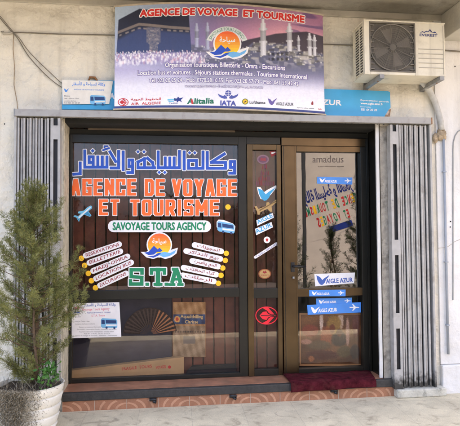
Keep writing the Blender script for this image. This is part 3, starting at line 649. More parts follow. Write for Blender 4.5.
# sunset logo
def sun_logo(m, cx, cy, r, Y, sx=1.0, big=True):
    m.pxpoly(circ(cx, cy, r*1.12), Y, 0)
    wv = lambda pts: [(cx+x*r*sx, cy+y*r) for x, y in pts]
    m.pxpoly(wv([(-1.72,.62),(-1.2,.62),(-.45,.05),(0,.3),(.4,.28),(.95,.48),(1.72,.25),(1.6,.75),(1.1,1.1),(.55,1.25),(0,1.05),(-.55,1.25),(-1.2,1.1)]), Y-.0006, 0)
    for k in range(8):      # graded disc in bands, as printed
        y0_, y1_ = -1+k*.22, -1+(k+1)*.22; pts = []
        for j in range(7): y = y0_+(y1_-y0_)*j/6; pts.append((-math.sqrt(max(0, 1-y*y)), y))
        for j in range(7): y = y1_-(y1_-y0_)*j/6; pts.append((math.sqrt(max(0, 1-y*y)), y))
        m.pxpoly([(cx+x*r, cy+y*r) for x, y in pts], Y-.0012, 4+k)
    m.pxpoly(wv([(-1.4,.68),(-1.0,.62),(-.5,.08),(-.15,.4),(.02,.25),(.3,.52),(.1,.62),(-.2,.62),(-.5,.85),(-1.0,.9)]), Y-.0018, 2)
    m.pxpoly(wv([(-.3,.95),(.1,.68),(.5,.62),(1.0,.72),(1.55,.45),(1.4,.75),(.9,1.0),(.4,1.1),(.05,.92)]), Y-.0018, 3)
    m.pxpoly(wv([(-1.1,1.0),(-.5,.95),(-.1,.72),(.2,.7),(-.1,.95),(-.55,1.13)]), Y-.0021, 2)
    put_text(m, arabic('سياحة'), cx-r*.62, cy-r*.12, cx+r*.62, cy-r*.12, r*.42, Y-.0018, 0, .02)
SUNM = [M_white, M_navy, vinyl('logo_blue', (30, 75, 190)), vinyl('logo_light_blue', (110, 180, 235))]+[vinyl('sun_band_%s' % 'abcdefgh'[k], (246, 105+k*15, 45-k*1)) for k in range(8)]
m = MB(); sun_logo(m, 159.3, 244.8, 11.4, Y0, .95); o = m.build('sunset_logo', SUNM, win); o['label'] = 'round orange sunset logo with blue waves'
# plane, bus, dot
m = MB()
m.pxpoly([(74.6,215.2),(73.3,216.8),(76.2,217.4),(77,218.8),(79,222),(80.2,218.2),(84,214.5),(90,216.8),(91.4,215.3),(88.3,211.3),(92,208.3),(92,206),(90.4,205.6),(87.5,207.2),(84,210.5),(78.5,211.5),(77.8,213.3),(81,213.6),(78.3,216)], Y0, 0)
m.pxpoly([(78,219),(79.6,218),(91,207.6),(90.6,206.6),(88,208.6),(78.6,217)], Y0-.0008, 1); m.pxpoly([(84,214.2),(89.8,216),(90.5,215.2),(87.6,211.5)], Y0-.0008, 2); m.pxpoly([(77,218.3),(78.8,221),(79.4,218.4)], Y0-.0008, 2)
o = m.build('plane_sticker', [M_lblue, M_white, vinyl('plane_blue', (50, 140, 190))], win); o['label'] = 'small blue and white aeroplane sticker'
def bus(m, x0, y0, s, Y, tilt=0, mi=(0, 1, 2)):
    f_ = lambda pts: [(x0+x*s, y0+y*s+x*s*tilt) for x, y in pts]
    m.pxpoly(f_([(0,.05),(.08,-.02),(.9,.0),(1,.12),(1,.5),(.95,.56),(.1,.58),(0,.5)]), Y, mi[0])
    m.pxpoly(f_([(.28,.08),(.93,.09),(.95,.28),(.3,.3)]), Y-.0006, mi[1]); m.pxpoly(f_([(.03,.08),(.22,.08),(.24,.34),(.03,.34)]), Y-.0006, mi[1]); m.pxpoly(f_([(.3,.36),(.96,.34),(.96,.42),(.3,.46)]), Y-.0006, mi[2])
    for c in (.34, .82): m.pxpoly(f_(circ(c, .56, .07, n=14)), Y-.0009, mi[1])
BUSM = [vinyl('bus_blue', (120, 185, 225)), vinyl('bus_dark', (25, 60, 115)), M_white]
m = MB(); m.pxpoly([(216.6,221.8),(218.5,219.6),(223,219.8),(233,223.5),(235.4,226.5),(234.6,231.6),(231.5,232),(218,229),(216.6,227)], Y0, 2); bus(m, 217.4, 221.3, 17, Y0-.0006, .16)
o = m.build('bus_sticker', BUSM, win); o['label'] = 'small light blue coach sticker'
o = MB().pxpoly(circ(228, 207, 2.7), Y0).build('yellow_dot', M_yellow, win)
LS = [((81.4,258.3), [(85.8,255.5,119,244.3)], ['RESERVATIONS']), ((84.6,265.4), [(89.5,262.7,120.2,251.4)], ['BILLETTERIE']), ((88.4,273.4), [(93.2,270.9,107.5,265), (110.9,263.6,127.4,256.6)], ['HADJ', 'OMRA']),
      ((91.4,280.7), [(96,278.6,131,262.5)], ['LOCATION BUS']), ((95.5,287.8), [(100,285.5,126,273.5)], ['EXCURSIONS'])]
for dot, segs, tx in LS:
    m = MB()
    for (xa_, ya_, xb2, yb2), t in zip(segs, tx):
        m.pxpoly(pill(xa_, ya_, xb2, yb2, 2.95), Y0)
        L = math.hypot(xb2-xa_, yb2-ya_); nx, ny = -(yb2-ya_)/L, (xb2-xa_)/L; e = 1.55
        put_text(m, t, xa_+nx*e-.4, ya_+ny*e, xb2+nx*e-.2, yb2+ny*e, 3.4, Y0-.0012, 1, .014, slant=.2)
    o = m.build('service_strip', [M_white, M_dred], win); o['label'] = 'white slanted strip reading ' + ' '.join(tx)
    MB().pxpoly(circ(*dot, 2.75, n=22), Y0).build('dot', M_yellow, o)
RS = [((226.3,253.3), (194.6,245,221.2,251.3), 'الحجوزات'), ((225.3,260.4), (186.2,251,220.3,258.9), 'بيع التذاكر'), ((222.8,268), (192.2,260.9,218.2,266.5), 'الحج والعمرة'), ((221,275.3), (183.6,267.7,216.2,274.6), 'كراء الحافلات'), ((218.4,283.3), (182.7,275.3,213.8,281.4), 'الرحلات')]
for dot, (xa_, ya_, xb2, yb2), t in RS:
    m = MB(); m.pxpoly(pill(xa_, ya_, xb2, yb2, 2.85), Y0)
    put_text(m, arabic(t), xa_+2, ya_+1.1+.4, xb2-2, yb2+.6, 3.0, Y0-.0012, 1, .012)
    o = m.build('service_strip', [M_white, M_dred], win); o['label'] = 'white slanted strip with red Arabic ' + t
    MB().pxpoly(circ(*dot, 2.7, n=22), Y0).build('dot', M_yellow, o)

# ------------------------------------------------------------------ stickers on sidelight and door
def sticker(name, label, mats, build, cat='sticker', group=None, loc=None):
    m = MB(); build(m); vs = np.array([tuple(v) for v in m.v]); c = (vs.min(0)+vs.max(0))/2
    return tag(m.build(name, mats, loc=tuple(c)), label, cat, group)
def wing(m, x, y, s, Y, mi):   # the stylised bird
    f_ = lambda pts: [(x+a*s, y+b_*s) for a, b_ in pts]
    m.pxpoly(f_([(0,0),(.28,.12),(.46,.36),(.62,.22),(1.0,-.02),(.93,.12),(.74,.34),(.66,.55),(.5,.72),(.36,.74),(.2,.6),(.08,.36)]), Y, mi)
G = 'stickers on the sidelight glass'
def f(m):
    m.pxpoly([(257,187),(260.5,187.2),(264,192.2),(267,190),(276.2,185.2),(275.4,189),(271,194.5),(265.5,200),(260.5,199),(258,193)], Y0, 1); wing(m, 257.9, 188.2, 17, Y0-.0008, 0)
sticker('bird_sticker', 'blue bird shaped sticker on the sidelight above the golden plane', [M_sky, M_white], f)
def f(m):
    m.pxpoly([(254.6,206.5),(256.5,206),(258.5,209),(266,206),(266.5,202.4),(269,202.2),(270,204.6),(276,199.5),(277.8,199.2),(277.5,201.5),(271.5,206.5),(272.3,211.5),(270.3,211.8),(267.5,208.8),(260.5,212),(259.5,214.6),(257.6,214.6),(257,211.5)], Y0, 0)
    m.pxpoly([(259,210),(260,211),(276.5,201.3),(276.2,200.6)], Y0-.0008, 1)
sticker('plane_sticker', 'golden brown aeroplane sticker below the blue bird on the sidelight', [M_gold, mat('brown_line', srgb((120, 90, 50)), .5)], f)
def f(m):
    m.pxpoly([(256.3,220.3),(272.6,213),(274,217.6),(257.3,225.8)], Y0, 0); put_text(m, 'AIGLE', 257.8, 224.3, 273, 217, 4.2, Y0-.001, 1, .03)
    m.pxpoly([(255,228.8),(271.5,222),(273,227.3),(256.2,235.2)], Y0, 0); put_text(m, 'AZUR', 256.6, 233.8, 272, 226.7, 4.6, Y0-.001, 1, .03)
sticker('name_sticker', 'tilted white sticker with blue capitals on two lines, on the sidelight', [M_white, M_sky], f)
def f(m):
    m.pxpoly(circ(267, 239.9, 3.3), Y0, 0); m.pxpoly(circ(267, 239.6, 1.3, 1.2), Y0-.0008, 1); m.pxpoly([(265.8,241.4),(268.2,241.4),(267,239)], Y0-.001, 1)
sticker('round_sticker', 'small round white sticker with red mark on the sidelight', [M_white, M_red], f)
def f(m):
    m.pxpoly(pill(255.2, 257.3, 276.6, 243.6, 1.4, 5), Y0, 0); put_text(m, 'TASSILI AIRLINES', 256.3, 257.7, 277, 244.5, 1.8, Y0-.0008, 1, .01)
sticker('strip_sticker', 'thin white diagonal strip sticker with tiny lettering on the sidelight', [M_white, M_purple], f)
def f(m):
    m.pxpoly(circ(264.7, 273.8, 6.3, 5), Y0, 0); m.pxpoly(circ(264.7, 273.8, 5.3, 4.1), Y0-.0007, 1); m.pxpoly([(262.6,272.6),(263.8,270.4),(264.7,271.8),(265.7,270.2),(266.8,272.6),(264.7,273.6)], Y0-.0014, 2); put_text(m, 'SERVICE', 260.6, 276.2, 268.8, 276.2, 1.7, Y0-.0014, 2, .01)
sticker('oval_sticker', 'tan oval sticker with a red crest above the sidelight transom', [mat('oval_rim', srgb((150, 80, 40)), .5), M_gold, M_dred], f)
def f(m):
    ring = circ(266.6, 315.5, 11.3, 9.0, 40); inn = circ(266.6, 315.5, 10.3, 8.1, 40)
    n = len(ring); m.add([at(x, y, Y0) for x, y in ring+inn], [(k, (k+1) % n, n+(k+1) % n, n+k) for k in range(n)], 0)
    m.pxpoly([(259.5,315.5),(263,311.8),(266.5,311.3),(268,313.8),(271.6,315.2),(277,315.6),(271.6,316),(268,317.5),(266.5,320),(262.5,319)], Y0, 0)
    m.pxpoly([(262.5,307.8),(266.5,307.1),(268.2,307.5),(274.3,314.3),(271.5,314.4),(268.8,313),(267,310.6)], Y0-.0006, 0); m.pxpoly([(262,323.2),(266.5,324.1),(268,323.6),(274.3,316.8),(271.5,316.6),(268.8,318.2),(267,320.6)], Y0-.0006, 0)
    m.pxpoly([(261,315.2),(274,315.4),(274,315.8),(261,316)], Y0-.001, 1)
sticker('airline_emblem', 'bright red round airline emblem on the lower sidelight glass', [vinyl('emblem_red', (235, 25, 50)), M_matt], f)
def f(m):
    m.pxpoly([(269.5,151.5),(276.2,150.6),(276.2,154.5),(271.5,157)], Y0, 0); m.pxpoly([(271,152.6),(275.4,151.6),(275.4,152.8),(271.8,154.2)], Y0-.0007, 1)
sticker('corner_sticker', 'small red tag sticker in the top right corner of the sidelight', [M_dred, M_paper], f)
def f(m):
    m.pxpoly(circ(263, 159.4, 6, 4.6), Y0, 0); m.pxpoly(circ(263, 159.4, 4.6, 3.3), Y0-.0007, 1); m.pxpoly([(260,160.5),(261,157.5),(263.5,158.5),(265.5,157.5),(266,161)], Y0-.0012, 2)
sticker('oval_sticker', 'faded pink oval sticker at the top of the sidelight', [mat('faded_oval', srgb((135, 105, 120)), .5), mat('faded_oval_inner', srgb((110, 70, 95)), .5), mat('faded_oval_mark', srgb((150, 60, 70)), .5)], f)
def f(m):
    rr = random.Random(3)
    for x0_, x1_, y in ((262.2,268,166),(261,269.5,172),(258.5,271,177.5),(256,275,182.5)):
        n = int((x1_-x0_)/1.6)
        for k in range(n): a = x0_+k*(x1_-x0_)/n; h_ = rr.uniform(2.2, 5.0); m.pxpoly([(a, y+3), (a+1.0, y+3), (a+.9, y+3-h_), (a+.4, y+2.2-h_), (a+.1, y+3-h_)], Y0-.0003*(k % 3), rr.randrange(2))
    m.pxpoly([(264.6,168),(266.2,168),(265.6,162),(265.2,162)], Y0, 1)
sticker('temple_sticker', 'faded dark red towered skyline sticker above the blue bird', [mat('temple_red', srgb((130, 40, 50)), .6), mat('temple_pink', srgb((110, 55, 75)), .6)], f)

def az_plate(m, quad, Y, txt=True, plane=False, big=1.0):
    (xa_, ya_), (xb2, yb2), (xc_, yc_), (xd_, yd_) = quad  # TL TR BR BL
    plate(m, 0, 0, 0, 0, Y, .003, 0, rot=[(xd_, yd_), (xc_, yc_), (xb2, yb2), (xa_, ya_)])
    h_ = yd_-ya_; wq = xb2-xa_
    wing(m, xa_+wq*.07, ya_+h_*.18, h_*.9, Y-.0015, 1)
    tilt = (yb2-ya_)/wq
    put_text(m, 'AIGLE AZUR', xa_+wq*.07+h_*.75, ya_+h_*.82+tilt*h_, xa_+wq*(.56), ya_+h_*.82+tilt*wq*.56, h_*.38, Y-.0015, 1, .03)
    cx, cy, s_ = xa_+wq*.88, (ya_+yd_)/2+tilt*wq*.88, h_*.42
    m.pxpoly([(cx-s_*1.3,cy-s_*.14),(cx-s_*.2,cy-s_*.16),(cx-s_*.55,cy-s_*.8),(cx-s_*.3,cy-s_*.8),(cx+s_*.35,cy-s_*.16),(cx+s_,cy-s_*.12),(cx+s_*1.25,cy),(cx+s_,cy+s_*.12),(cx+s_*.35,cy+s_*.16),(cx-s_*.3,cy+s_*.8),(cx-s_*.55,cy+s_*.8),(cx-s_*.2,cy+s_*.16),(cx-s_*1.3,cy+s_*.14),(cx-s_*1.05,cy)], Y-.0015, 1)
GA = 'blue airline strips on the door'
YD = YF-.019
for lab, q, Y in (('narrow blue airline strip alone in the upper part of the door glass', ((317,176.8),(352.4,177.5),(352.2,184.5),(317,183.6)), YP-.004),
              ('narrow blue airline strip stuck on the middle rail of the door', ((309.2,290),(345.6,289.6),(345.5,296.2),(309.3,296.3)), YD),
              ('narrow blue airline strip just below the middle rail, resting on the bigger one', ((316.2,298.5),(352,297.6),(352,304.2),(316.4,304.6)), YP-.004),
              ('largest blue airline plate, lowest on the door with a white aeroplane', ((307.2,305),(360.8,302.2),(361,312.4),(307.8,314.8)), YP-.008)):
    sticker('airline_strip', lab, [M_azure, M_white], lambda m: az_plate(m, q, Y), 'sticker', GA)
def f(m):
    plate(m, 0, 0, 0, 0, YP-.004, .003, 0, rot=[(315.2,286.3),(354,283.2),(355,272.6),(314.4,274)])
    wing(m, 316.3, 275.3, 13, YP-.0055, 1); put_text(m, 'AIGLE AZUR', 326, 283.7, 352.8, 282, 4.6, YP-.0055, 1, .03)
sticker('airline_sign', 'white airline card with blue lettering on the door glass above the middle rail', [M_paper, vinyl('airline_blue', (60, 95, 175))], f)
def f(m): put_text(m, 'amadeus', 312.5, 162.5, 343.5, 162.5, 7.2, Y0, 0, .005); put_text(m, 'travel reservation system', 318, 167, 344, 167, 1.4, Y0, 0)
sticker('faint_lettering', 'faint grey lowercase lettering at the top of the door glass', [mat('frosted_ink', srgb((105, 92, 85)), .7)], f)

# paper notice taped on the window
def notice(m, q, Y):
    plate(m, 0, 0, 0, 0, Y, .002, 0, rot=q)
def f(m):
    Yn = YP-.006; notice(m, [(70.2,338.2),(121.3,336.8),(119.3,302.2),(70.3,303.3)], Yn); a = Yn-.001
    put_text(m, arabic('وكالة السياحة و الأسفار'), 84, 306.4, 115.5, 305.6, 2.6, a, 1, .015); put_text(m, 'Savoyage Tours Agency', 82, 310.6, 109.5, 309.9, 2.5, a, 2, .012); put_text(m, 'AGENCE DE VOYAGE ET TOURISME', 87, 313.4, 110.5, 313, 1.3, a, 1)
    put_text(m, 'S.T.A. Tours', 91.5, 316.6, 105, 316.3, 2, a, 2, .01)
    m.pxpoly(circ(77, 308.6, 3.4, 2.0, 16, 0, PI), a, 4); m.pxpoly([(73.6,313),(75.6,311),(77,312),(78.2,311.2),(80.4,313)], a, 1)
    bus(m, 101, 318.4, 16.3, a, .03, (5, 6, 0))
    for k, (l, x0_, x1_, y) in enumerate((('Billetterie', 75.5, 81, 317.5), ('Hadj et Omra - visas', 75.5, 89.5, 322), ('Location de bus et voitures', 75.5, 95, 324.6), ('Sejours et stations thermales - voyages organises', 79, 116, 327.6), ('Excursions - reservation hotels - transport touristique', 77, 116.5, 330), ('Tourisme national et international - circuits sahara', 79, 114, 332.3), ('Mob 061 53 42 42  Tel 023 20 25 24', 84, 110, 334.3), ('agence de voyage et tourisme - billetterie - reservations', 75, 117, 336.2))):
        put_text(m, l, x0_, y, x1_, y-.3, 1.25, a, 3, .006)
sticker('paper_notice', 'white paper notice with a blue coach stuck on the lower left of the shop window', [M_paper, vinyl('notice_blue', (55, 90, 170)), M_pink, M_grink, M_pink, BUSM[0], BUSM[1]], f, 'notice')

# ------------------------------------------------------------------ billboard over the rail
YB = -.115
def bq(x):   # slightly bowed banner: top and bottom edge in photo pixels
    t = (x-115)/207.6
    def quad(a, m_, c): return a*(1-t)*(1-2*t)+4*m_*t*(1-t)+c*t*(2*t-1)
    return quad(7.0, 4.2, 15.6), quad(109.0, 108.6, 114.2)
def bpos(u, v, Y=YB):
    x = 115+207.6*u+v*(1-u)*(-.6)+v*u*2.2; a, c = bq(115+207.6*u); return at(x, a+(c-a)*v, Y)
bb = empty('billboard', tuple(at(219, 108, YB)), 'large printed travel agency billboard with red headline above the shopfront', 'billboard')
NU = 24
def rim(m, v0, v1, ya, yb_, u0=0., u1=1.):
    vs = []
    for k in range(NU+1):
        u = u0+(u1-u0)*k/NU
        for v, y in ((v0, ya), (v1, ya), (v1, yb_), (v0, yb_)):
            p = bpos(u, v); vs.append((p.x, y, p.z))
    fs = [(k*4+a, k*4+(a+1) % 4, k*4+4+(a+1) % 4, k*4+4+a) for k in range(NU) for a in range(4)]
    n = NU*4; fs += [(3, 2, 1, 0), (n, n+1, n+2, n+3)]; m.add(vs, fs)
m = MB(); rim(m, .003, .997, YB+.004, YB+.04); m.build('panel', mat('banner_back', (.4, .38, .36), .8), bb)
m = MB(); rim(m, -.012, .003, YB-.006, YB+.045, -.006, 1.006); rim(m, .997, 1.008, YB-.006, YB+.045, -.006, 1.006)
m.build('frame', mat('pale_wood_edge', (.50, .43, .33), .7, var=.15, scale=20), bb)
def smooth(a, b_, x): t = np.clip((x-a)/(b_-a), 0, 1); return t*t*(3-2*t)
def vnoise(U, V, fx_, fy_, seed):
    r_ = np.random.default_rng(seed); nx, ny = int(fx_)+2, int(fy_)+2; g = r_.random((ny, nx))
    x = U*fx_; y = V*fy_; i = x.astype(int); j = y.astype(int); a = x-i; c = y-j; a = a*a*(3-2*a); c = c*c*(3-2*c)
    return (g[j, i]*(1-a)+g[j, i+1]*a)*(1-c)+(g[j+1, i]*(1-a)+g[j+1, i+1]*a)*c
def board_ink(U, V):
    sh = U.shape; PX = 115+207.6*U; top = np.interp(PX, [115, 170, 219, 270, 322.6], [bq(x)[0] for x in (115, 170, 219, 270, 322.6)]); bot = np.interp(PX, [115, 219, 322.6], [bq(x)[1] for x in (115, 219, 322.6)])
    PY = top+(bot-top)*V
    def lay(c, col, k): return c*(1-k[..., None])+np.array(col, float)*k[..., None]
    def lin(x, xs, cols): return np.stack([np.interp(x, xs, [q[i] for q in cols]) for i in range(3)], -1)
    c = lin(U, [0, .25, .42, .6, .8, 1], [(176,195,216), (155,172,205), (124,118,160), (140,112,150), (184,134,165), (164,114,148)])
    hz = lin(U, [0, .4, .6, .8, 1], [(170,185,215), (130,120,170), (190,135,170), (228,165,175), (225,160,170)])
    k = smooth(.08, .3, V)[..., None]; c = c*(1-k)+hz*k
    cl = smooth(.55, .8, vnoise(U, V, 14, 30, 1))*smooth(.75, .9, U)*(1-smooth(.25, .33, V)); c = lay(c, (105, 80, 125), cl*.8)
    # hill on the right
    hy = np.interp(PX, [225, 255, 275, 292, 306, 323], [44, 38, 33.5, 32.5, 31.5, 36]); hill = smooth(0, 1.2, PY-hy)*(PX > 232); c = lay(c, (48, 42, 55), hill*.92)
    # town and mosque: stacked pale blocks, then lamps
    n2 = vnoise(U, V, 180, 110, 3); g_ = np.random.default_rng(12)
    def soft(x_, y_, w_, h_, r_=.5): return (1-smooth(-r_, r_, np.abs(PX-x_)-w_))*(1-smooth(-r_, r_, np.abs(PY-y_)-h_))
    mt = lambda x_: np.interp(x_, [188, 200, 215, 232, 246, 252, 285, 300, 323], [43, 45, 48, 51, 47, 42, 43, 51, 53])
    ms = smooth(0, 2.5, PY-mt(PX))*smooth(186, 194, PX)
    c = lay(c, (92, 94, 122), ms*.95)
    for q in range(150):
        x_ = g_.uniform(192, 322); y_ = mt(x_)+abs(g_.normal(0, 7))+1; warm = x_ > 243; v_ = g_.uniform(95, 190 if warm else 150)
        c = lay(c, (v_, v_*(.98 if warm else .99), v_*(.95 if warm else 1.22)), soft(x_, y_, g_.uniform(1, 4), g_.uniform(.6, 1.8))*.75)
    for q in range(26):
        x_ = g_.uniform(246, 318); y_ = mt(x_)+g_.uniform(1, 10); c = lay(c, (60, 56, 60), soft(x_, y_, g_.uniform(.6, 3), g_.uniform(.4, 1.1))*.6)
    for q in range(120):
        x_ = g_.uniform(195, 322); y_ = mt(x_)+g_.uniform(0, 16); d_ = (PX-x_)**2+(PY-y_)**2; c = lay(c, (252, 250, 240), np.exp(-d_/g_.uniform(.15, .8))*g_.uniform(.4, 1))
    # arcade
    ar_ = (np.abs(((PX-270) % 4.6)-2.3) < 1.3) & (np.abs(((PY-52) % 5)-2.6) < 1.5) & (PX > 268) & (PX < 288) & (PY > 52) & (PY < 63); c[ar_] = c[ar_]*.45
    # minarets
    for x_, y0_, y1_, w_ in ((196.5, 24, 48, 1.9), (207.3, 23, 50, 1.9), (262.8, 19, 56, 3.1), (289, 23.5, 52, 2.7), (298, 36, 52, 1.2), (309, 33.5, 56, 2.0), (313.9, 35, 56, 1.7)):
        t_ = (PY-y0_)/(y1_-y0_); ww = w_*np.where(t_ < .12, .35, np.where(t_ < .25, .75, np.where(t_ < .31, 1.3, np.where((t_ > .6) & (t_ < .66), 1.25, .82))))
        kk = (1-smooth(0, .5, np.abs(PX-x_)-ww))*((t_ > 0) & (t_ < 1)); tone = np.array((200, 200, 208)) if x_ > 230 else np.array((165, 170, 198))
        shade = np.clip(1.05-.22*np.abs(PX-x_-.5)/w_, .7, 1.1)*np.where((t_ > .32) & (t_ < .6), .86, 1.08); c = c*(1-kk[..., None])+tone*shade[..., None]*kk[..., None]
    # dark draped cube at left
    rf = np.interp(PX, [117.5, 139.5, 160, 190], [20.5, 9.2, 11.5, 13.8]); lf = np.interp(PY, [20, 52], [118.6, 117]); rt_ = np.interp(PY, [13, 50], [188.6, 191])
    inside = smooth(-.3, .5, PY-rf)*smooth(-.4, .4, PX-lf)*smooth(-.4, .4, rt_-PX)*(PY < 54)
    c = lay(c, (36, 40, 62), inside)
    low = inside*smooth(0, 5, PY-(rf+17)); c = lay(c, (56, 70, 118), low)
    bnd = np.interp(PX, [118, 139, 190], [31.5, 23.6, 28.0])
    k = inside*(1-smooth(1.0, 1.8, np.abs(PY-bnd-1.2))); c = lay(c, (140, 128, 122), k*.9)
    b2 = np.interp(PX, [118, 139, 190], [36.3, 28.8, 32.0]); pat = np.where(np.sin(PX*1.05) > -.2, 1, 0)*np.where(np.abs(np.sin(PX*.23)) > .25, 1, 0)
    c = lay(c, (150, 140, 135), inside*(1-smooth(.5, 1.2, np.abs(PY-b2)))*np.clip(1.2+3*np.sin(PX*1.05), 0, 1)*np.clip(np.abs(np.sin(PX*.23))*4-.6, 0, 1)*.85)
    dw = np.where(PY < 43, 7, np.where(PY < 44.5, 5.5, 4.2)); dk = inside*(1-smooth(-.4, .4, np.abs(PX-153.5)-dw))*smooth(27.5, 28.5, PY); c = lay(c, (122, 120, 135), dk*.9)
    c = lay(c, (165, 160, 165), dk*smooth(.5, .95, np.abs(np.sin(PY*.75)))*smooth(.2, .7, vnoise(U, V, 120, 60, 31))*(np.abs(PX-153.5) < 5.2)*.7); c = lay(c, (60, 70, 110), dk*smooth(.55, .7, n2)*.5)
    # fade to lilac white
    f0 = np.interp(PX, [115, 150, 200, 260, 323], [51, 52, 58, 62, 64]); f1 = np.interp(PX, [115, 200, 323], [66, 92, 92])
    fade = smooth(0, 1, (PY-f0)/(f1-f0)); lil = lin(V, [.4, .62, .78, 1], [(202, 202, 230), (186, 181, 218), (230, 228, 241), (247, 246, 248)])
    k = fade[..., None]; c = c*(1-k)+lil*k
    # crowd in white
    cr0 = np.interp(PX, [117, 160, 205], [53.5, 51, 52]); crowd = smooth(0, 2.5, PY-cr0)*(1-smooth(58, 68, PY))*(1-smooth(196, 208, PX))
    c = lay(c, (172, 160, 205), crowd*.8)
    for q in range(420):
        x_ = g_.uniform(115, 205); t_ = g_.random(); y_ = np.interp(x_, [117, 160, 205], [52.5, 50.5, 51.5])+t_*13; sz = .5+.75*t_
        col = (250, 248, 255) if g_.random() < .72 else ((140, 122, 180) if g_.random() < .6 else (205, 150, 175)); dd = ((PX-x_)/(sz*.9))**2+((PY-y_)/(sz*1.6))**2
        c = lay(c, col, np.clip(1.5-dd, 0, 1)*.8*(1-.5*t_)); c = lay(c, (95, 80, 110), np.exp(-((PX-x_)**2+(PY-y_+sz*1.9)**2)/.12)*.55*(1-.5*t_))
    n1 = vnoise(U, V, 60, 40, 2)
    hl = smooth(235, 255, PX)*smooth(56, 60, PY)*(1-smooth(62, 72, PY)); c = lay(c, (205, 200, 205), hl*smooth(.55, .8, n1)*.5)
    c = c*(1+.05*(n2-.5))[..., None]
    edge = V > .974; c[edge] = (45, 62, 130)
    return c
ink_grid('print', board_ink, 420, 210, bpos, vcol_mat('billboard_ink', .4), bb)
YT = YB-.0025
m = MB()
# headline follows the bowed top edge
put_text(m, 'AGENCE DE VOYAGE  ET TOURISME', 139.6, 17.1, 304.5, 23.2, 6.9, YT, 0, .05, outline=(1, .085), sag=4.4)
m.build('headline', [vinyl('headline_red', (215, 45, 40)), M_white], bb)
m = MB()
for t, a, ya_, c_, yc_, h_, sg in (('Organisation touristique, Billetterie - Omra - Excursions', 165, 67.4, 285, 70.5, 4.9, 1.6), ('Location bus et voitures . Séjours stations thermales . Tourisme international', 137.5, 75.3, 307, 79.5, 4.8, 2.4), ('Tél: 023 20 25 24 - Mob: 0770.58.10.55  Fax: 023 20 57 73 - Mob: 061 53 42 42', 149, 82.6, 298.5, 86, 4.2, 1.8)):
    put_text(m, t, a, ya_, c_, yc_, h_, YT, 1, .02, outline=(0, .075), sag=sg)
put_text(m, 'www.savoyagetours.com - E-mail: contact@savoyagetours.com', 185, 87.2, 263, 88.6, 2.6, YT, 1, .012, outline=(0, .07), sag=.6)
m.build('small_print', [M_purple, M_white], bb)
m = MB(); sun_logo(m, 227.3, 43.8, 12.6, YT, 1.0)
aw = [(227+a*math.cos(t), 46.5-a*.93*math.sin(t)) for a, t in [(21.5, .33+2.48*k/24) for k in range(25)]]+[(227+a*math.cos(t), 46.5-a*.93*math.sin(t)) for a, t in [(16.2, .33+2.48*(24-k)/24) for k in range(25)]]
m.pxpoly(aw, YT-.0003, 12)
# curved lettering round the logo
tv, tf = text_mesh('SAVOYAGE TOURS AGENCY', .01); mn_, mx_ = tv[:, 0].min(), tv[:, 0].max()
m.add([at(227+(17.2+v_/.7*3.2)*math.cos(2.7-(u_-mn_)/(mx_-mn_)*2.26), 46.5-.93*(17.2+v_/.7*3.2)*math.sin(2.7-(u_-mn_)/(mx_-mn_)*2.26), YT-.0014) for u_, v_, _ in tv], tf, 13)
m.build('sunset_logo', SUNM+[mat('arch_white', srgb((222, 228, 228)), .5), vinyl('arch_green', (95, 150, 130))], bb)
def emblem(name, mats, fn):
    m = MB(); fn(m); return m.build(name, mats, bb)
def f(m):
    ring = circ(123.2, 102.2, 5.4, 3.9, 32); inn = circ(123.2, 102.2, 4.7, 3.3, 32); n = 32
    m.add([at(x, y, YT) for x, y in ring+inn], [(k, (k+1) % n, n+(k+1) % n, n+k) for k in range(n)])
    m.pxpoly([(119.5,102.2),(122,100),(124,101.5),(128.2,102.3),(124,102.9),(122,104.4)], YT); m.pxpoly([(122,99),(123.6,98.7),(126.6,101.5),(125,101.4)], YT); m.pxpoly([(122,105.4),(123.6,105.7),(126.6,102.9),(125,103)], YT)
    put_text(m, arabic('الخطوط الجوية'), 131, 100.6, 161, 100, 2.4, YT, 0, .02); put_text(m, 'AIR  ALGERIE', 131, 105.3, 161, 104.2, 2.6, YT, 0, .02)
emblem('airline_emblem', M_red, f)
def f(m):
    m.pxpoly([(167.5,99.2),(176,98.8),(175,100.2),(167.5,100.5)], YT, 0); m.pxpoly([(168.5,100.9),(174.5,100.7),(173.8,101.8),(168.5,102)], YT, 0)
    m.pxpoly([(174,98.2),(177,98.6),(178,96.6),(179.5,98.2),(183.5,97.4),(180.8,100),(182,102.2),(179,100.8),(177,102.6),(176.6,100.6),(174.5,101)], YT, 1); put_text(m, 'TASSILI', 169, 104.2, 178, 104, 1.4, YT, 1)
emblem('horse_emblem', [M_lblue, M_navy], f)
def f(m): put_text(m, 'Alitalia', 187, 104.2, 214, 103.6, 5.6, YT, 0, .04, slant=.1); m.pxpoly([(190.8,99.3),(192.4,99.2),(193.4,103.9),(191.6,104)], YT-.001, 1)
emblem('airline_name', [vinyl('airline_green', (20, 115, 85)), M_red], f)
def f(m):
    m.pxpoly(circ(228.2, 93.2, 3.1, 2.9), YT, 0)
    for y in (92.2, 94.1): m.pxpoly([(225.3,y),(231.1,y),(231.1,y+.35),(225.3,y+.35)], YT-.0008, 1)
    m.pxpoly([(228,90.4),(228.4,90.4),(228.4,96),(228,96)], YT-.0008, 1)
    for s_ in (-1, 1): m.pxpoly([(228.2+s_*x, y) for x, y in ((1,97),(3.4,95),(5,96),(8,95.1),(10.2,93.6),(9.4,96),(7,97.8),(4,98.8),(1.2,98.6))], YT, 0)
    put_text(m, 'IATA', 220.2, 105.6, 236, 106, 5.0, YT, 0, .045)
emblem('globe_emblem', [vinyl('globe_blue', (75, 85, 165)), M_paper], f)
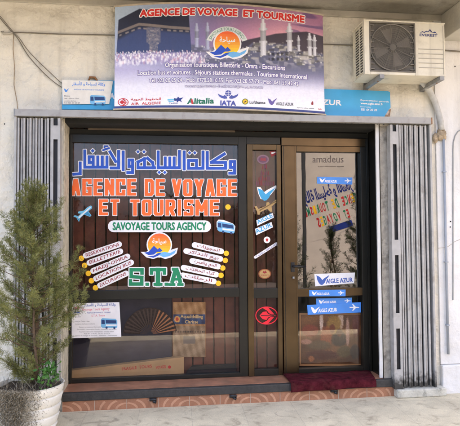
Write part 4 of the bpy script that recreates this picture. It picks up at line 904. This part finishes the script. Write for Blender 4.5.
def f(m): m.pxpoly(circ(245.2, 101.6, 3.1, 3.0), YT, 0); m.pxpoly(circ(245.2, 101.6, 2.2, 2.1), YT-.0008, 1); m.pxpoly([(243.6,102.4),(245,101.2),(247,100.6),(246,102),(244.6,102.6)], YT-.0014, 2); put_text(m, 'Lufthansa', 249.5, 103.6, 265.5, 104.2, 3.0, YT, 2, .02)
emblem('crane_emblem', [vinyl('olive_ring', (120, 130, 40)), M_yellow, M_dink], f)
def f(m): wing(m, 268, 98.4, 9, YT, 0); put_text(m, 'AIGLE AZUR', 275.8, 105.2, 293.5, 106.0, 3.0, YT, 1, .03)
emblem('bird_emblem', [M_purple, M_grink], f)
def f(m): m.pxpoly([(311.2,104.5),(311.6,102),(313,101),(313.4,103.4),(313.2,105)], YT, 0); put_text(m, 'Imprimerie - publicite - enseignes', 297, 108.2, 314, 109, 1.1, YT, 1); put_text(m, 'Atelier', 318, 109.6, 322, 109.8, 1.4, YT, 2, .01)
emblem('printer_mark', [M_dred, M_grink, M_red], f)

# ------------------------------------------------------------------ blue signs and paper card behind the billboard
YSB = -.03
bs = empty('airline_board', tuple(at(95, 109, YSB)), 'sky blue airline board left of the billboard, mostly under a paper card', 'sign', 'blue airline boards behind the billboard')
m = MB(); plate(m, 0, 0, 0, 0, YSB, .01, rot=[(62, 109.4), (140, 109.8), (140, 80.8), (62, 80.2)]); m.build('board', M_sky, bs, bevel=.002)
m = MB(); put_text(m, 'AIGLE AZUR', 109.3, 99, 150, 101, 6, YSB-.001, 0, .03); m.build('lettering', M_white, bs)
bs2 = empty('airline_board', tuple(at(358, 117, YSB)), 'sky blue airline board right of the billboard, torn at its lower corner', 'sign', 'blue airline boards behind the billboard')
m = MB(); fr_ = [(300, 116), (384, 117.2), (388.8, 109.5), (390.6, 107.8), (390, 92), (388, 91.2), (300, 88)]
A = [at(x, y, YSB) for x, y in fr_]; Bk = [p+Vector((0, .01, 0)) for p in A]; n = len(A)
m.add(A+Bk, [tuple(range(n)), tuple(range(2*n-1, n-1, -1))]+[(k, n+k, n+(k+1) % n, (k+1) % n) for k in range(n)]); m.build('board', M_sky, bs2)
m = MB(); put_text(m, 'AIGLE AZUR', 287, 103.2, 341.5, 105.6, 5.3, YSB-.001, 0, .035)
put_text(m, 'Representation generale', 360.5, 100.7, 389, 102.6, 1.6, YSB-.001, 0, .01); put_text(m, 'www.aigle-azur.fr', 360.5, 104.2, 383, 105.4, 2.2, YSB-.001, 0, .03); put_text(m, 'Reservation', 360.5, 107.2, 371, 107.8, 1.3, YSB-.001, 0, .006); put_text(m, '021 64 20 20', 361, 110.6, 377, 111.2, 2.2, YSB-.001, 0, .03)
m.build('lettering', M_white, bs2)
m = MB(); m.pxpoly([(384.2, 117.2), (389.6, 117.4), (391, 109.2), (388.8, 109.5)], YSB+.006); m.pxpoly([(385.4,113.5),(388.3,110.3),(389.4,112),(387,115.5)], YSB+.003, 1); m.build('torn_corner', [mat('bare_board', (.38, .24, .15), .9, var=.3, scale=60), mat('torn_paper', (.6, .5, .42), .9)], bs2)
def f(m):
    Yn = YSB-.012; plate(m, 0, 0, 0, 0, Yn, .002, 0, rot=[(62.6, 104.6), (108.6, 103.2), (113, 96.5), (112.4, 80.6)] if False else [(62.6, 104.4), (109.2, 104), (113.0, 81.2), (62, 80)]); a = Yn-.001
    put_text(m, arabic('وكالة السياحة و الأسفار'), 72, 85.2, 105, 85.8, 3.0, a, 1, .02); put_text(m, 'AGENCE DE VOYAGE ET TOURISME', 74, 90, 104, 90.8, 1.2, a, 1)
    wing(m, 64, 88.5, 5, a, 1); bus(m, 90, 95.4, 15.5, a, .02, (2, 3, 0))
    for t, x0_, x1_, y in (('Billetterie', 64, 70, 96.5), ('Hadj - Omra - Visas', 64, 79, 99), ('Location de bus', 64, 76, 101.5), ('Tel 023 20 25 24', 64, 80, 103.5)): put_text(m, t, x0_, y, x1_, y+.1, 1.3, a, 4)
sticker('paper_card', 'curled white paper card with a blue coach pinned over the left blue board', [mat('aged_paper', srgb((228, 224, 215)), .7, var=.06, scale=20), M_azure, BUSM[0], BUSM[1], M_grink], f, 'card')
m = MB(); c = at(92, 79, -.02); m.tube([c+Vector((-.03, 0, -.02)), c+Vector((-.02, 0, .018)), c+Vector((.03, 0, .014)), c+Vector((.05, 0, -.02))], .012, 7)
tag(m.build('rusty_hook', M_rust, loc=tuple(c)), 'small rusty iron hook in the wall above the paper card', 'hook')

# ------------------------------------------------------------------ air conditioner
ya, yb1 = -.42, -.10
ax0, ax1 = X(364.3, ya, 45), X(445, ya, 50); az0, az1 = Z(75.2, ya, 404), Z(22.4, ya, 404)
ac = empty('air_conditioner', ((ax0+ax1)/2, ya, az0), 'cream air conditioner outdoor unit with dark round fan grille on the upper wall', 'air conditioner')
gx0, gx1, gz0, gz1 = X(369.8, ya, 45), X(415, ya, 47), Z(71.8, ya, 392), Z(22.8, ya, 392)
m = MB(); m.box(ax0, gx0, ya, ya+.02, az0, az1); m.box(gx1, ax1, ya, ya+.02, az0, az1); m.box(gx0, gx1, ya, ya+.02, az0, gz0); m.box(gx0, gx1, ya, ya+.02, gz1, az1)
m.box(ax0, ax1, ya+.02, yb1, az0, az0+.01); m.box(ax0-.004, ax1+.004, ya-.006, yb1, az1-.002, az1+.012); m.box(ax0+.012, ax1, ya+.02, yb1, az0+.01, az1-.002)
m.build('casing', M_ac, ac, bevel=.006)
m = MB()
for k in range(5):
    z = Z(49.5+k*4.6, ya, 430); m.box(gx1+.035, ax1-.02, ya-.003, ya-.0005, z-.004, z+.004)
m.box(ax1-.02, ax1-.016, ya-.003, ya-.0005, az0+.02, az1-.02); m.build('panel_groove', mat('ac_groove', (.40, .37, .30), .6), ac)
m = MB(); m.box(gx0+.003, gx1-.003, ya+.019, ya+.0195, gz0+.003, gz1-.003); m.build('grille_recess', M_acg, ac)
m = MB(); cx, cz = (gx0+gx1)/2+.004, (gz0+gz1)/2; R = (gz1-gz0)*.47
for k in range(22):
    r_ = R*(k+1)/22; pts = [(cx+r_*math.cos(2*PI*j/40), ya+.004+.004*(k % 2 == 0), cz+r_*math.sin(2*PI*j/40)) for j in range(41)]; m.tube(pts, .0016 if k < 21 else .006, 4)
for k in range(12):
    t = 2*PI*k/12+.1; m.tube([(cx+.03*math.cos(t), ya+.003, cz+.03*math.sin(t)), (cx+R*1.03*math.cos(t), ya+.003, cz+R*1.03*math.sin(t))], .0022, 4)
for k in range(9):
    z = gz0+(gz1-gz0)*(k+.5)/9; 
    for (x0_, x1_) in ((gx0+.006, gx0+.05), (gx1-.05, gx1-.006)): m.box(x0_, x1_, ya+.006, ya+.012, z-.005, z+.005)
m.box(gx0-.002, gx1+.002, ya-.004, ya-.0005, gz1-.008, gz1+.004); m.box(gx0-.002, gx1+.002, ya-.004, ya-.0005, gz0-.004, gz0+.008); m.box(gx0-.004, gx0+.008, ya-.004, ya-.0005, gz0+.008, gz1-.008); m.box(gx1-.008, gx1+.004, ya-.004, ya-.0005, gz0+.008, gz1-.008)
FG = m.build('fan_grille', mat('grey_grille', (.15, .135, .11), .55, var=.25, scale=8), ac)
m = MB(); 
for k in range(4):
    t = k*PI/2+.5; pts = []
    for a_, rr in ((-.35, .25), (-.5, .95), (.1, .97), (.3, .3)): pts.append((cx+R*.9*rr*math.cos(t+a_), ya+.0165, cz+R*.9*rr*math.sin(t+a_)))
    m.ngon(pts)
m.build('fan_blades', mat('fan_plastic', (.16, .14, .115), .5), ac); MB().lathe([(0, .05), (.03, .045), (.045, .02), (.045, 0)], (0, 0, 0), 20)
m = MB(); m.tube([(cx, ya+.001, cz), (cx, ya+.012, cz)], .035, 20); m.build('grille_hub', M_acg, FG)
m = MB()
for k in range(17):
    z = az0+.05+(az1-az0-.09)*k/16
    for y0_, y1_ in ((ya+.05, ya+.13), (ya+.15, ya+.25)): m.box(ax0+.008, ax0+.0125, y0_, y1_, z-.008, z+.009)
m.build('side_louvre', M_black, ac)
m = MB()
for y0_, y1_ in ((ya+.02, ya+.045), (ya+.135, ya+.145), (ya+.255, yb1)): m.box(ax0, ax0+.0118, y0_, y1_, az0+.01, az1-.003)
for k in range(18): z = az0+.035+(az1-az0-.09)*k/16; m.box(ax0+.002, ax0+.0118, ya+.045, ya+.135, z-.003, z+.003); m.box(ax0+.002, ax0+.0118, ya+.145, ya+.255, z-.003, z+.003)
m.build('side_panel', M_ac, ac)
yl = ya-.0022
m = MB(); f_ = lambda pts: [at(x, y, yl) for x, y in pts]
m.ngon(f_([(419.5,33.3),(422.5,31.2),(424,32.2),(426.4,30.8),(428,31.6),(430,29),(432.5,32.6),(431,32.2),(429.7,30.8),(428.3,32.4),(426.3,31.8),(424.3,33),(422.5,32.2)])); m.ngon(f_([(432,33),(434.8,31.6),(437.6,34),(435,32.9)])); m.ngon(f_([(430,29.2),(431.2,30.5),(432.6,33),(430.9,32)]))
put_text(m, 'EVEREST', 419.6, 36.2, 437.4, 37.0, 2.6, yl, 0, .035); m.build('maker_logo', mat('logo_navy', srgb((55, 65, 120)), .5), ac)
for (x_f, y_f, x_b, y_b, lab) in ((380.5, 73.8, 361, 86.5, 'left galvanised wall bracket under the air conditioner'), (440.3, 79.2, 416, 92.5, 'right galvanised wall bracket under the air conditioner')):
    p = at(x_f, y_f, ya+.02); xx = p.x; zz = az0-.004
    br = empty('wall_bracket', (xx, -.03, zz), lab, 'bracket', 'brackets carrying the air conditioner')
    m = MB(); m.box(xx-.022, xx+.022, ya-.02, -.0, zz-.038, zz-.034); m.box(xx-.022, xx-.018, ya-.02, -.0, zz-.034, zz); m.box(xx+.018, xx+.022, ya-.02, 0, zz-.034, zz); m.box(xx-.018, xx+.018, ya-.02, ya-.016, zz-.034, zz); ARM = m.build('arm', M_steel, br)
    MB().box(xx-.026, xx+.026, -.014, -.002, zz-.05, zz+.10).build('wall_plate', M_steel, br, bevel=.002)
    m = MB(); m.tube([(xx, ya+.09, zz-.042), (xx, ya+.09, zz+.006)], .009, 8); m.build('bolt', M_rust, ARM)
    MB().box(xx-.02, xx+.02, ya+.05, ya+.13, zz-.001, zz+.0035).build('pad', M_black, ARM)
pp = empty('insulated_pipe', tuple(at(440, 120, -.04)), 'pale insulated pipe curving down from the air conditioner to a foam lump', 'pipe')
m = MB(); pts = [at(x, y, Y) for x, y, Y in ((420, 80, -.16), (425, 85, -.10), (430, 92, -.055), (434.5, 101, -.045), (438, 111, -.045), (440.5, 121, -.045), (441.8, 130, -.045))]; m.tube(pts, [.028, .03, .032, .033, .031, .032, .028], 12); INS = m.build('insulation', M_pipe, pp, smooth=True)
m = MB(); c = at(442.3, 135, -.04)
ico = bmesh.new(); bmesh.ops.create_icosphere(ico, subdivisions=3, radius=1)
vs = []
for v in ico.verts:
    d_ = v.co.copy(); k = 1+.18*math.sin(d_.x*5+1)*math.cos(d_.z*4)+.12*math.sin(d_.z*9+d_.y*5); vs.append(c+Vector((d_.x*.052*k-.008, d_.y*.035*k, d_.z*.062*k)))
fs = [tuple(v.index for v in f2.verts) for f2 in ico.faces]; m.add(vs, fs)
c2 = at(435.5, 138, -.03); m.add([c2+Vector((v.co.x*.03, v.co.y*.022, v.co.z*.055)) for v in ico.verts], fs); m.build('foam_lump', M_foam, pp, smooth=True); ico.free()
cdt = empty('conduit', tuple(at(446, 353, -.04)), 'thin grey conduit running straight down the right wall from the foam lump', 'conduit')
p_a, p_b = at(444.3, 139, -.04), at(447, 354, -.04); xm = (p_a.x+p_b.x)/2
m = MB(); m.tube([(xm, -.045, p_a.z), (xm, -.045, p_b.z)], .0135, 10); TB = m.build('tube', M_conduit, cdt, smooth=True)
for y in (172, 262, 325): z = Z(y, -.04, 445); MB().box(xm-.019, xm+.019, -.062, -.021, z-.006, z+.006).build('clip', M_conduit, TB, bevel=.003)

# ------------------------------------------------------------------ cables
def cable(pts, rad, label, name='wall_cable', grp='cables on the upper wall'):
    P = [at(x, y, Y) for x, y, Y in pts]; Q = []
    for i in range(len(P)-1):
        a, b_, c_, d_ = P[max(i-1, 0)], P[i], P[i+1], P[min(i+2, len(P)-1)]
        for k in range(6):
            t = k/6; Q.append(.5*((2*b_)+(c_-a)*t+(2*a-5*b_+4*c_-d_)*t*t+(3*b_-a-3*c_+d_)*t**3))
    Q.append(P[-1]); c = P[len(P)//2]
    return tag(MB().tube(Q, rad, 7).build(name, M_cable, loc=tuple(c), smooth=True), label, 'cable', grp)
cable([(-8, 9, -.03), (2, 20.5, -.02), (11.5, 31.5, -.015), (18, 39, -.014), (27, 54, -.014), (37, 66, -.014), (48, 77, -.016), (58, 85, -.02), (66, 89.5, -.02)], .0045, 'dark cable sagging lower of two, from the upper left corner to the left blue board')
cable([(-8, 7.5, -.04), (2, 18.5, -.025), (12, 30.6, -.02), (19.5, 38.5, -.019), (28, 50.5, -.019), (39, 62, -.019), (50, 72.5, -.019), (60, 81.8, -.022), (67, 86, -.022)], .004, 'dark cable upper of two, from the upper left corner to the left blue board')
cable([(1, 31.5, -.012), (4, 33, -.012), (10, 33, -.012), (20, 32.4, -.012), (57, 34, -.012), (80, 34.4, -.012), (105, 35, -.012), (130, 35.6, -.012)], .0055, 'straight pale grey cable running level from the cable knot to the billboard')
cable([(300, 43.2, -.012), (330, 44.4, -.012), (360, 45.5, -.012), (385, 46.6, -.012)], .0055, 'short level cable between the billboard and the air conditioner')
cable([(430, 48.8, -.028), (446, 50.5, -.032), (460, 51.5, -.032), (500, 54.5, -.032)], .008, 'grey level cable right of the air conditioner under the beam')
tag(MB().tube([at(3, 31.5, -.012), at(3.4, 33.5, -.012), at(9, 33.6, -.014), at(12.5, 32.5, -.016)], [.011, .014, .012, .009], 8).build('cable_knot', mat('cable_tape', (.42, .39, .33), .9), loc=tuple(at(6, 33, -.012)), smooth=True), 'taped knot where the cables meet on the upper left wall', 'cable knot')

# ------------------------------------------------------------------ carpet on the doorstep
rg = MB(); nu, nv = 46, 22; V_ = []
bl, brr = at(283, 376.2, .26), at(370, 372.6, .26); fl, frr = at(290.5, 384.4, YS-.012), at(375.3, 379.6, YS-.012)
hl, hr = at(292.8, 391.9, YS-.02), at(376, 386.2, YS-.02)
zs_ = zn1+.012
for j in range(nv):
    v = j/(nv-1)
    for i in range(nu):
        u = i/(nu-1); wv_ = .0035*math.sin(u*17+v*3)+.002*math.sin(u*41+v*9)
        if v < .62:
            t = v/.62; a = Vector((bl.x+(fl.x-bl.x)*t, bl.y+(fl.y-bl.y)*t, 0)); c_ = Vector((brr.x+(frr.x-brr.x)*t, brr.y+(frr.y-brr.y)*t, 0)); p = a.lerp(c_, u); p.z = zs_+wv_+.003
            if t > .9: p.z -= .004*(t-.9)*10
        else:
            t = (v-.62)/.38; a = Vector((fl.x, fl.y-.012, 0)); c_ = Vector((frr.x, frr.y-.012, 0)); p = a.lerp(c_, u)
            ze = hl.z+(hr.z-hl.z)*u+.003*math.sin(u*11); p.z = (zs_-.004)*(1-t)+ze*t; p.y += -.004*math.sin(t*PI)-.006*t*math.sin(u*15)-.003
        V_.append(p)
rg.add(V_, [(j*nu+i, (j+1)*nu+i, (j+1)*nu+i+1, j*nu+i+1) for j in range(nv-1) for i in range(nu-1)])
o = rg.build('door_mat', M_rug, smooth=True, loc=tuple(at(330, 380, .1))); sm = o.modifiers.new('thickness', 'SOLIDIFY'); sm.thickness = .007; sm.offset = 1
tag(o, 'worn maroon carpet draped over the doorstep edge before the glass door', 'carpet')

# ------------------------------------------------------------------ potted conifer
YPOT = -.62
pc = at(30, 383, YPOT); R_ = (at(64.3, 381, YPOT)-pc).x; hp = pc.z
pot = empty('plant_pot', (pc.x, YPOT, 0), 'large white ringed plant pot standing on the pavement left of the window', 'plant pot')
prof = [(.0, .0), (R_*.66, 0), (R_*.68, .012)]
nr = 5
for k in range(nr):
    z0_, z1_ = .012+(hp-.012)*k/nr, .012+(hp-.012)*(k+1)/nr; ra, rb_ = R_*(.70+.28*(k/nr)**.75), R_*(.70+.28*((k+1)/nr)**.75)
    prof += [(ra*.955, z0_+.001), (ra*.985, z0_+.006), (ra*1.01, z0_+.018), (rb_*1.015, z1_-.012), (rb_*1.0, z1_-.003), (rb_*.965, z1_-.0005)]
prof += [(R_*1.0, hp-.004), (R_*.985, hp), (R_*.93, hp-.004), (R_*.92, hp-.05)]
MB().lathe(prof, (pc.x, YPOT, 0), 64).build('body', M_pot, pot, smooth=True)
m = MB(); vs = []; fs = []
for i in range(9):
    for k in range(40): r_ = R_*.925*i/8; t = 2*PI*k/40; vs.append((pc.x+r_*math.cos(t), YPOT+r_*math.sin(t), hp-.035+.012*math.sin(7*r_*40+k)+random.uniform(-.006, .006)))
for i in range(8):
    for k in range(40): fs.append((i*40+k, i*40+(k+1) % 40, (i+1)*40+(k+1) % 40, (i+1)*40+k))
m.add(vs, fs); m.build('soil', M_soil, pot)

def conifer(name, base, height, rmax, label, nclump, leaf, seed, prof_fn=None, extra=(), leafs=70, size=1.0):
    R = random.Random(seed); t_ = empty(name, tuple(base), label, 'tree')
    tr = MB(); base = Vector(base)
    stems = []
    for k in range(3):
        dx, dy = R.uniform(-.06, .06), R.uniform(-.05, .05)
        top = height*(.93 if k == 0 else R.uniform(.5, .75)); pts = []
        for q in range(7):
            f = q/6; pts.append(base+Vector((dx*(1-f*.4)*(f > 0)+.02*math.sin(f*5+k)*size, dy*(1-f*.4)*(f > 0)+.02*math.cos(f*4+k)*size, top*f)))
        stems.append(pts); tr.tube(pts, [(.02*(1-.85*q/6)+.002)*size*(1 if k == 0 else .7) for q in range(7)], 8)
    cl = []
    pf = prof_fn or (lambda f: min(1, (1-f)*1.6)*(0.55+.45*min(1, f*4)))
    for k in range(nclump):
        f = R.random()**.82*.93+.05; rr = rmax*pf(f)
        a = R.uniform(0, 2*PI); q = R.random()**.5
        cl.append((base+Vector((math.cos(a)*rr*q, math.sin(a)*rr*q, height*f)), R.uniform(.75, 1.25), f))
    for p in extra: cl.append((Vector(p), 1.2, .5))
    fo = MB()
    for p, sc, f in cl:
        ax = base+Vector((0, 0, max(.1, p.z-base.z-.12*size))); dv = (p-ax)
        if dv.length > .03: tr.tube([ax+dv*.0, ax+dv*.5+Vector((0, 0, -.012*size)), p+dv*.1], [.0055*size, .004*size, .0015*size], 5)
        hd_ = Vector((dv.x, dv.y, 0)); out = (hd_.normalized() if hd_.length > .01 else Vector((R.uniform(-1, 1), R.uniform(-1, 1), 0)).normalized())
        plume = (out*R.uniform(.35, .9)+Vector((0, 0, R.uniform(.5, 1.1)))).normalized(); ln = .19*sc*size
        # a plume: side sprays along an axis, each with fine scale-leaf strands
        for q in range(14):
            s_ = q/13; o_ = p+plume*(s_-.45)*ln
            for side in range(max(1, int(leafs/14))):
                d0 = Vector((R.gauss(0, 1), R.gauss(0, 1), R.gauss(.2, .8))); d0 = (d0-plume*d0.dot(plume)); d0 = (d0.normalized()*R.uniform(.4, 1.1)+plume*R.uniform(.4, 1.0)).normalized()
                l2 = (.058*(1-s_*.6)+.012)*sc*size*R.uniform(.6, 1.3)
                nrm = d0.cross(Vector((R.gauss(0, 1), R.gauss(0, 1), R.gauss(0, 1)))).normalized(); w_ = .0017*size*R.uniform(.7, 1.5)
                e = o_+d0*l2; mdl = o_+d0*l2*.55
                fo.add([o_-nrm*w_*.4, mdl-nrm*w_, e, mdl+nrm*w_, o_+nrm*w_*.4], [(0, 1, 2, 3, 4)])
                for tw in (.45, .7):
                    b_ = o_+d0*l2*tw
                    for sg in (-1, 1):
                        d2 = (d0*.8+nrm*sg*.8).normalized(); l3 = l2*.38; n2 = d2.cross(d0.cross(nrm)).normalized(); w2 = w_*.75
                        fo.add([b_, b_+d2*l3*.6-n2*w2, b_+d2*l3, b_+d2*l3*.6+n2*w2], [(0, 1, 2, 3)])
    tr.build('trunk', M_bark, t_, smooth=True); fo.build('crown', leaf, t_)
    return t_
YT_ = YPOT
tb = (at(32, 382, YT_).x, YT_, hp-.03); ht = at(31, 186, YT_).z-tb[2]
PF = lambda f: float(np.interp(f, [0, .05, .15, .3, .45, .58, .70, .82, .92, 1], [.35, .45, .75, 1.0, 1.0, .86, .66, .48, .22, .03]))
conifer('conifer_tree', tb, ht, .335, 'feathery olive green conifer growing in the white pot', 185, M_leaf, 5, PF,
        [at(x, y, YT_+dy) for x, y, dy in ((74,262,.0),(74,280,.0),(76,300,-.05),(78,308,0),(71,315,.05),(70,292,0),(-3,268,0),(4,262,0),(8,255,.1),(12,222,0),(52,222,0),(55,212,.1))], 84)
# dry undergrowth spilling over the pot
def scatter(name, label, cat, mat_, pts_fn, n, seed, l0, l1, w0, loc):
    R = random.Random(seed); m = MB()
    for k in range(n):
        p, dirv = pts_fn(R); l_ = R.uniform(l0, l1); dirv = (dirv+Vector((R.gauss(0, .5), R.gauss(0, .5), R.gauss(0, .5)))).normalized(); sd_ = dirv.cross(Vector((R.gauss(0, 1), R.gauss(0, 1), R.gauss(0, 1)))).normalized()*w0*R.uniform(.6, 1.4)
        m.add([p-sd_*.4, p+dirv*l_*.5-sd_, p+dirv*l_, p+dirv*l_*.5+sd_], [(0, 1, 2, 3)])
    return tag(m.build(name, mat_, loc=loc), label, cat)
def pot_r(z): return R_*(.70+.30*max(0, min(1, z/hp))**.75)
def spill(R):
    a = math.radians(R.gauss(-108, 20)); q = abs(R.gauss(0, .55)); z = hp+.02-q*hp*.9
    z = max(.02, z); r_ = pot_r(z)+abs(R.gauss(.012, .012))
    return Vector((pc.x+r_*math.cos(a), YPOT+r_*math.sin(a), z)), Vector((.2*math.cos(a), .3*math.sin(a), -.8))
scatter('dry_creeper', 'dry grey brown creeper hanging over the front of the white pot', 'dry plant', M_dry, spill, 11000, 11, .008, .024, .0022, (pc.x-.05, YPOT-R_, hp*.6))
def stalks(R):
    a = R.uniform(0, 2*PI); r_ = R_*.9*R.random()**.5
    return Vector((pc.x+r_*math.cos(a), YPOT+r_*math.sin(a), hp-.03)), Vector((R.gauss(0, .18), R.gauss(0, .18), 1))
scatter('dry_stalks', 'dry upright brown stalks standing in the pot around the conifer trunk', 'dry plant', M_dry, stalks, 300, 12, .04, .15, .0022, (pc.x, YPOT, hp-.03))
def weed(R):
    c = at(48, 372, YPOT-.12); return c+Vector((R.gauss(0, .045), R.gauss(0, .05), R.gauss(-.01, .05))), Vector((R.gauss(0, 1), R.gauss(-.3, 1), .5))
scatter('weed_plant', 'small bright green leafy weed at the right side of the pot soil', 'weed', M_weed, weed, 150, 13, .025, .05, .012, tuple(at(48, 378, YPOT-.12)))
# blue plastic can at the lower left corner
cb = at(-2, 421, -1.05); m = MB()
m.lathe([(0, 0), (.055, 0), (.06, .008), (.06, .10), (.05, .125), (.02, .135), (.018, .15), (0, .15)], (cb.x+.025, -1.05, 0), 28)
tag(m.build('plastic_can', mat('blue_plastic', (.03, .06, .28), .35), smooth=True, loc=(cb.x+.025, -1.05, 0)), 'dark blue plastic can on the pavement in front of the white pot', 'can')

# ------------------------------------------------------------------ across the street (seen as reflections in the glass)
ob = empty('opposite_building', (9, -13, 0), 'pale sunlit rendered building across the street', 'building')
M_opp = mat('sunlit_render', (.60, .52, .44), .9, var=.08, scale=2, bump=.2)
MB().box(4.2, 20, -20, -12.6, -.1, 9).build('wall', M_opp, ob)
MB().box(4.0, 20.2, -20.2, -12.4, 9.002, 9.3).build('roof', M_soffit, ob)
for k in range(3):
    x = 9.5+k*3; MB().box(x, x+1.2, -12.62, -12.58, 1.2, 2.8).build('window', M_mirror, ob)
R9 = random.Random(31); hm = MB(); hv = []
topz = lambda x: 2.55+.35*math.sin(x*.9+.4)+.22*math.sin(x*2.3)+.12*math.sin(x*5.1)
xs_h = [-40+k*.4 for k in range(111)]
for k, x in enumerate(xs_h):
    for z in (-.13, 1.0, topz(x)-.18): hv += [(x, -12.75+R9.uniform(-.06, .06), z), (x, -13.6, z)]
hf = []
for k in range(110):
    for q in range(2): a0 = k*6+q*2; hf += [(a0, a0+6, a0+8, a0+2), (a0+1, a0+3, a0+9, a0+7)]
    hf.append((k*6+4, k*6+10, k*6+11, k*6+5))
hm.add(hv, hf)
for k in range(16000):
    x = R9.uniform(-14, 4.1); z = topz(x)*R9.random()**.45+R9.gauss(-.05, .09); y = -12.75+R9.uniform(-.12, .14)-(z > topz(x)-.2)*R9.uniform(0, .7)
    d1 = Vector((R9.gauss(0, 1), R9.gauss(0, 1), R9.gauss(.3, 1))).normalized(); d2 = d1.cross(Vector((R9.gauss(0, 1), R9.gauss(0, 1), R9.gauss(0, 1)))).normalized(); p = Vector((x, y, z)); l_ = R9.uniform(.07, .15)
    hm.add([p, p+d1*l_*.5+d2*l_*.28, p+d1*l_, p+d1*l_*.5-d2*l_*.28], [(0, 1, 2, 3)])
tag(hm.build('hedge', leaf_mat('hedge_leaves', (.008, .012, .005), (.018, .026, .010), (.035, .045, .018)), loc=(-5, -13, -.13)), 'long dark evergreen hedge across the street', 'hedge')
SG = empty('street_sign', (6.2, -12.5, 3.2), 'tilted painted agency sign with coloured letters on the building across the street', 'sign')
rot = Matrix.Rotation(math.radians(-17), 4, 'Y')
def sg_text(m, s, u0, u1, w0, hgt, mi, y):
    vs, fs = text_mesh(s, .035); mn, mx = vs[:, 0].min(), vs[:, 0].max()
    pts = []
    for vx, vy, _ in vs:
        q = Vector((-(u0+(vx-mn)/(mx-mn)*(u1-u0)), 0, w0+vy/.7*hgt)); q = rot @ q; pts.append(Vector((6.15, -12.594, 2.62))+q+Vector((0, y, 0)))
    m.add(pts, fs, mi)
m = MB(); c4 = [rot @ Vector((x, 0, z)) for x, z in ((-1.15, -.95), (1.15, -.95), (1.15, .95), (-1.15, .95))]; o_ = Vector((6.15, -12.594, 2.62))
m.hexa([o_+c4[0]+Vector((0, 0, 0)), o_+c4[1], o_+c4[1]+Vector((0, -.004, 0)), o_+c4[0]+Vector((0, -.004, 0)), o_+c4[3], o_+c4[2], o_+c4[2]+Vector((0, -.004, 0)), o_+c4[3]+Vector((0, -.004, 0))]); m.build('board', M_opp, SG)
m = MB(); sg_text(m, arabic('وكالة السياحة و الأسفار'), -.9, .95, .42, .36, 0, .004)
cols = [1, 2, 3, 1, 2, 1]
def words(txt, u0, u1, w0, h_):
    n = len(txt); 
    for k, ch in enumerate(txt):
        if ch != ' ': a = u0+(u1-u0)*k/n; sg_text(m, ch, a, a+(u1-u0)/n*.78, w0, h_, cols[k % 6], .004)
words('AGENCE DE TOURISME', -1.05, 1.1, -.05, .3); words('ET VOYAGES', -.5, .75, -.52, .3)
m.build('lettering', [M_navy, M_red, M_green, M_yellow], SG)
m = MB(); q = [rot @ Vector((x, .008, z)) for x, z in ((-.35, -.85), (.5, -.85), (.5, -.62), (-.35, -.62))]; m.ngon([o_+a for a in q]); m.build('blue_panel', M_navy, SG)
conifer('street_conifer', (3.75, -3.3, 0), 3.1, .42, 'dark conifer standing at the kerb right of the view', 150, M_leafd, 21, None, (), 56, 1.7)
conifer('street_cypress', (5.05, -9.4, -.13), 2.0, .3, 'short dark cypress across the road', 60, M_leafd, 22, None, (), 42, 1.7)
conifer('street_cypress', (3.15, -6.6, -.13), 2.2, .45, 'bushy dark cypress near the lamp post across the kerb', 80, M_leafd, 23, None, (), 42, 1.7)
for px_, lab in ((3.35, 'slim dark street post near the bushy cypress'), (3.75, 'slim dark street post right of the bushy cypress')):
    m = MB(); m.tube([(px_, -7.6, -.12), (px_, -7.6, 5)], .05, 10); m.tube([(px_, -7.6, -.12), (px_, -7.6, .2)], .09, 10); tag(m.build('street_post', mat('dark_post', (.05, .05, .05), .6), loc=(px_, -7.6, -.12)), lab, 'post', 'posts along the far kerb')
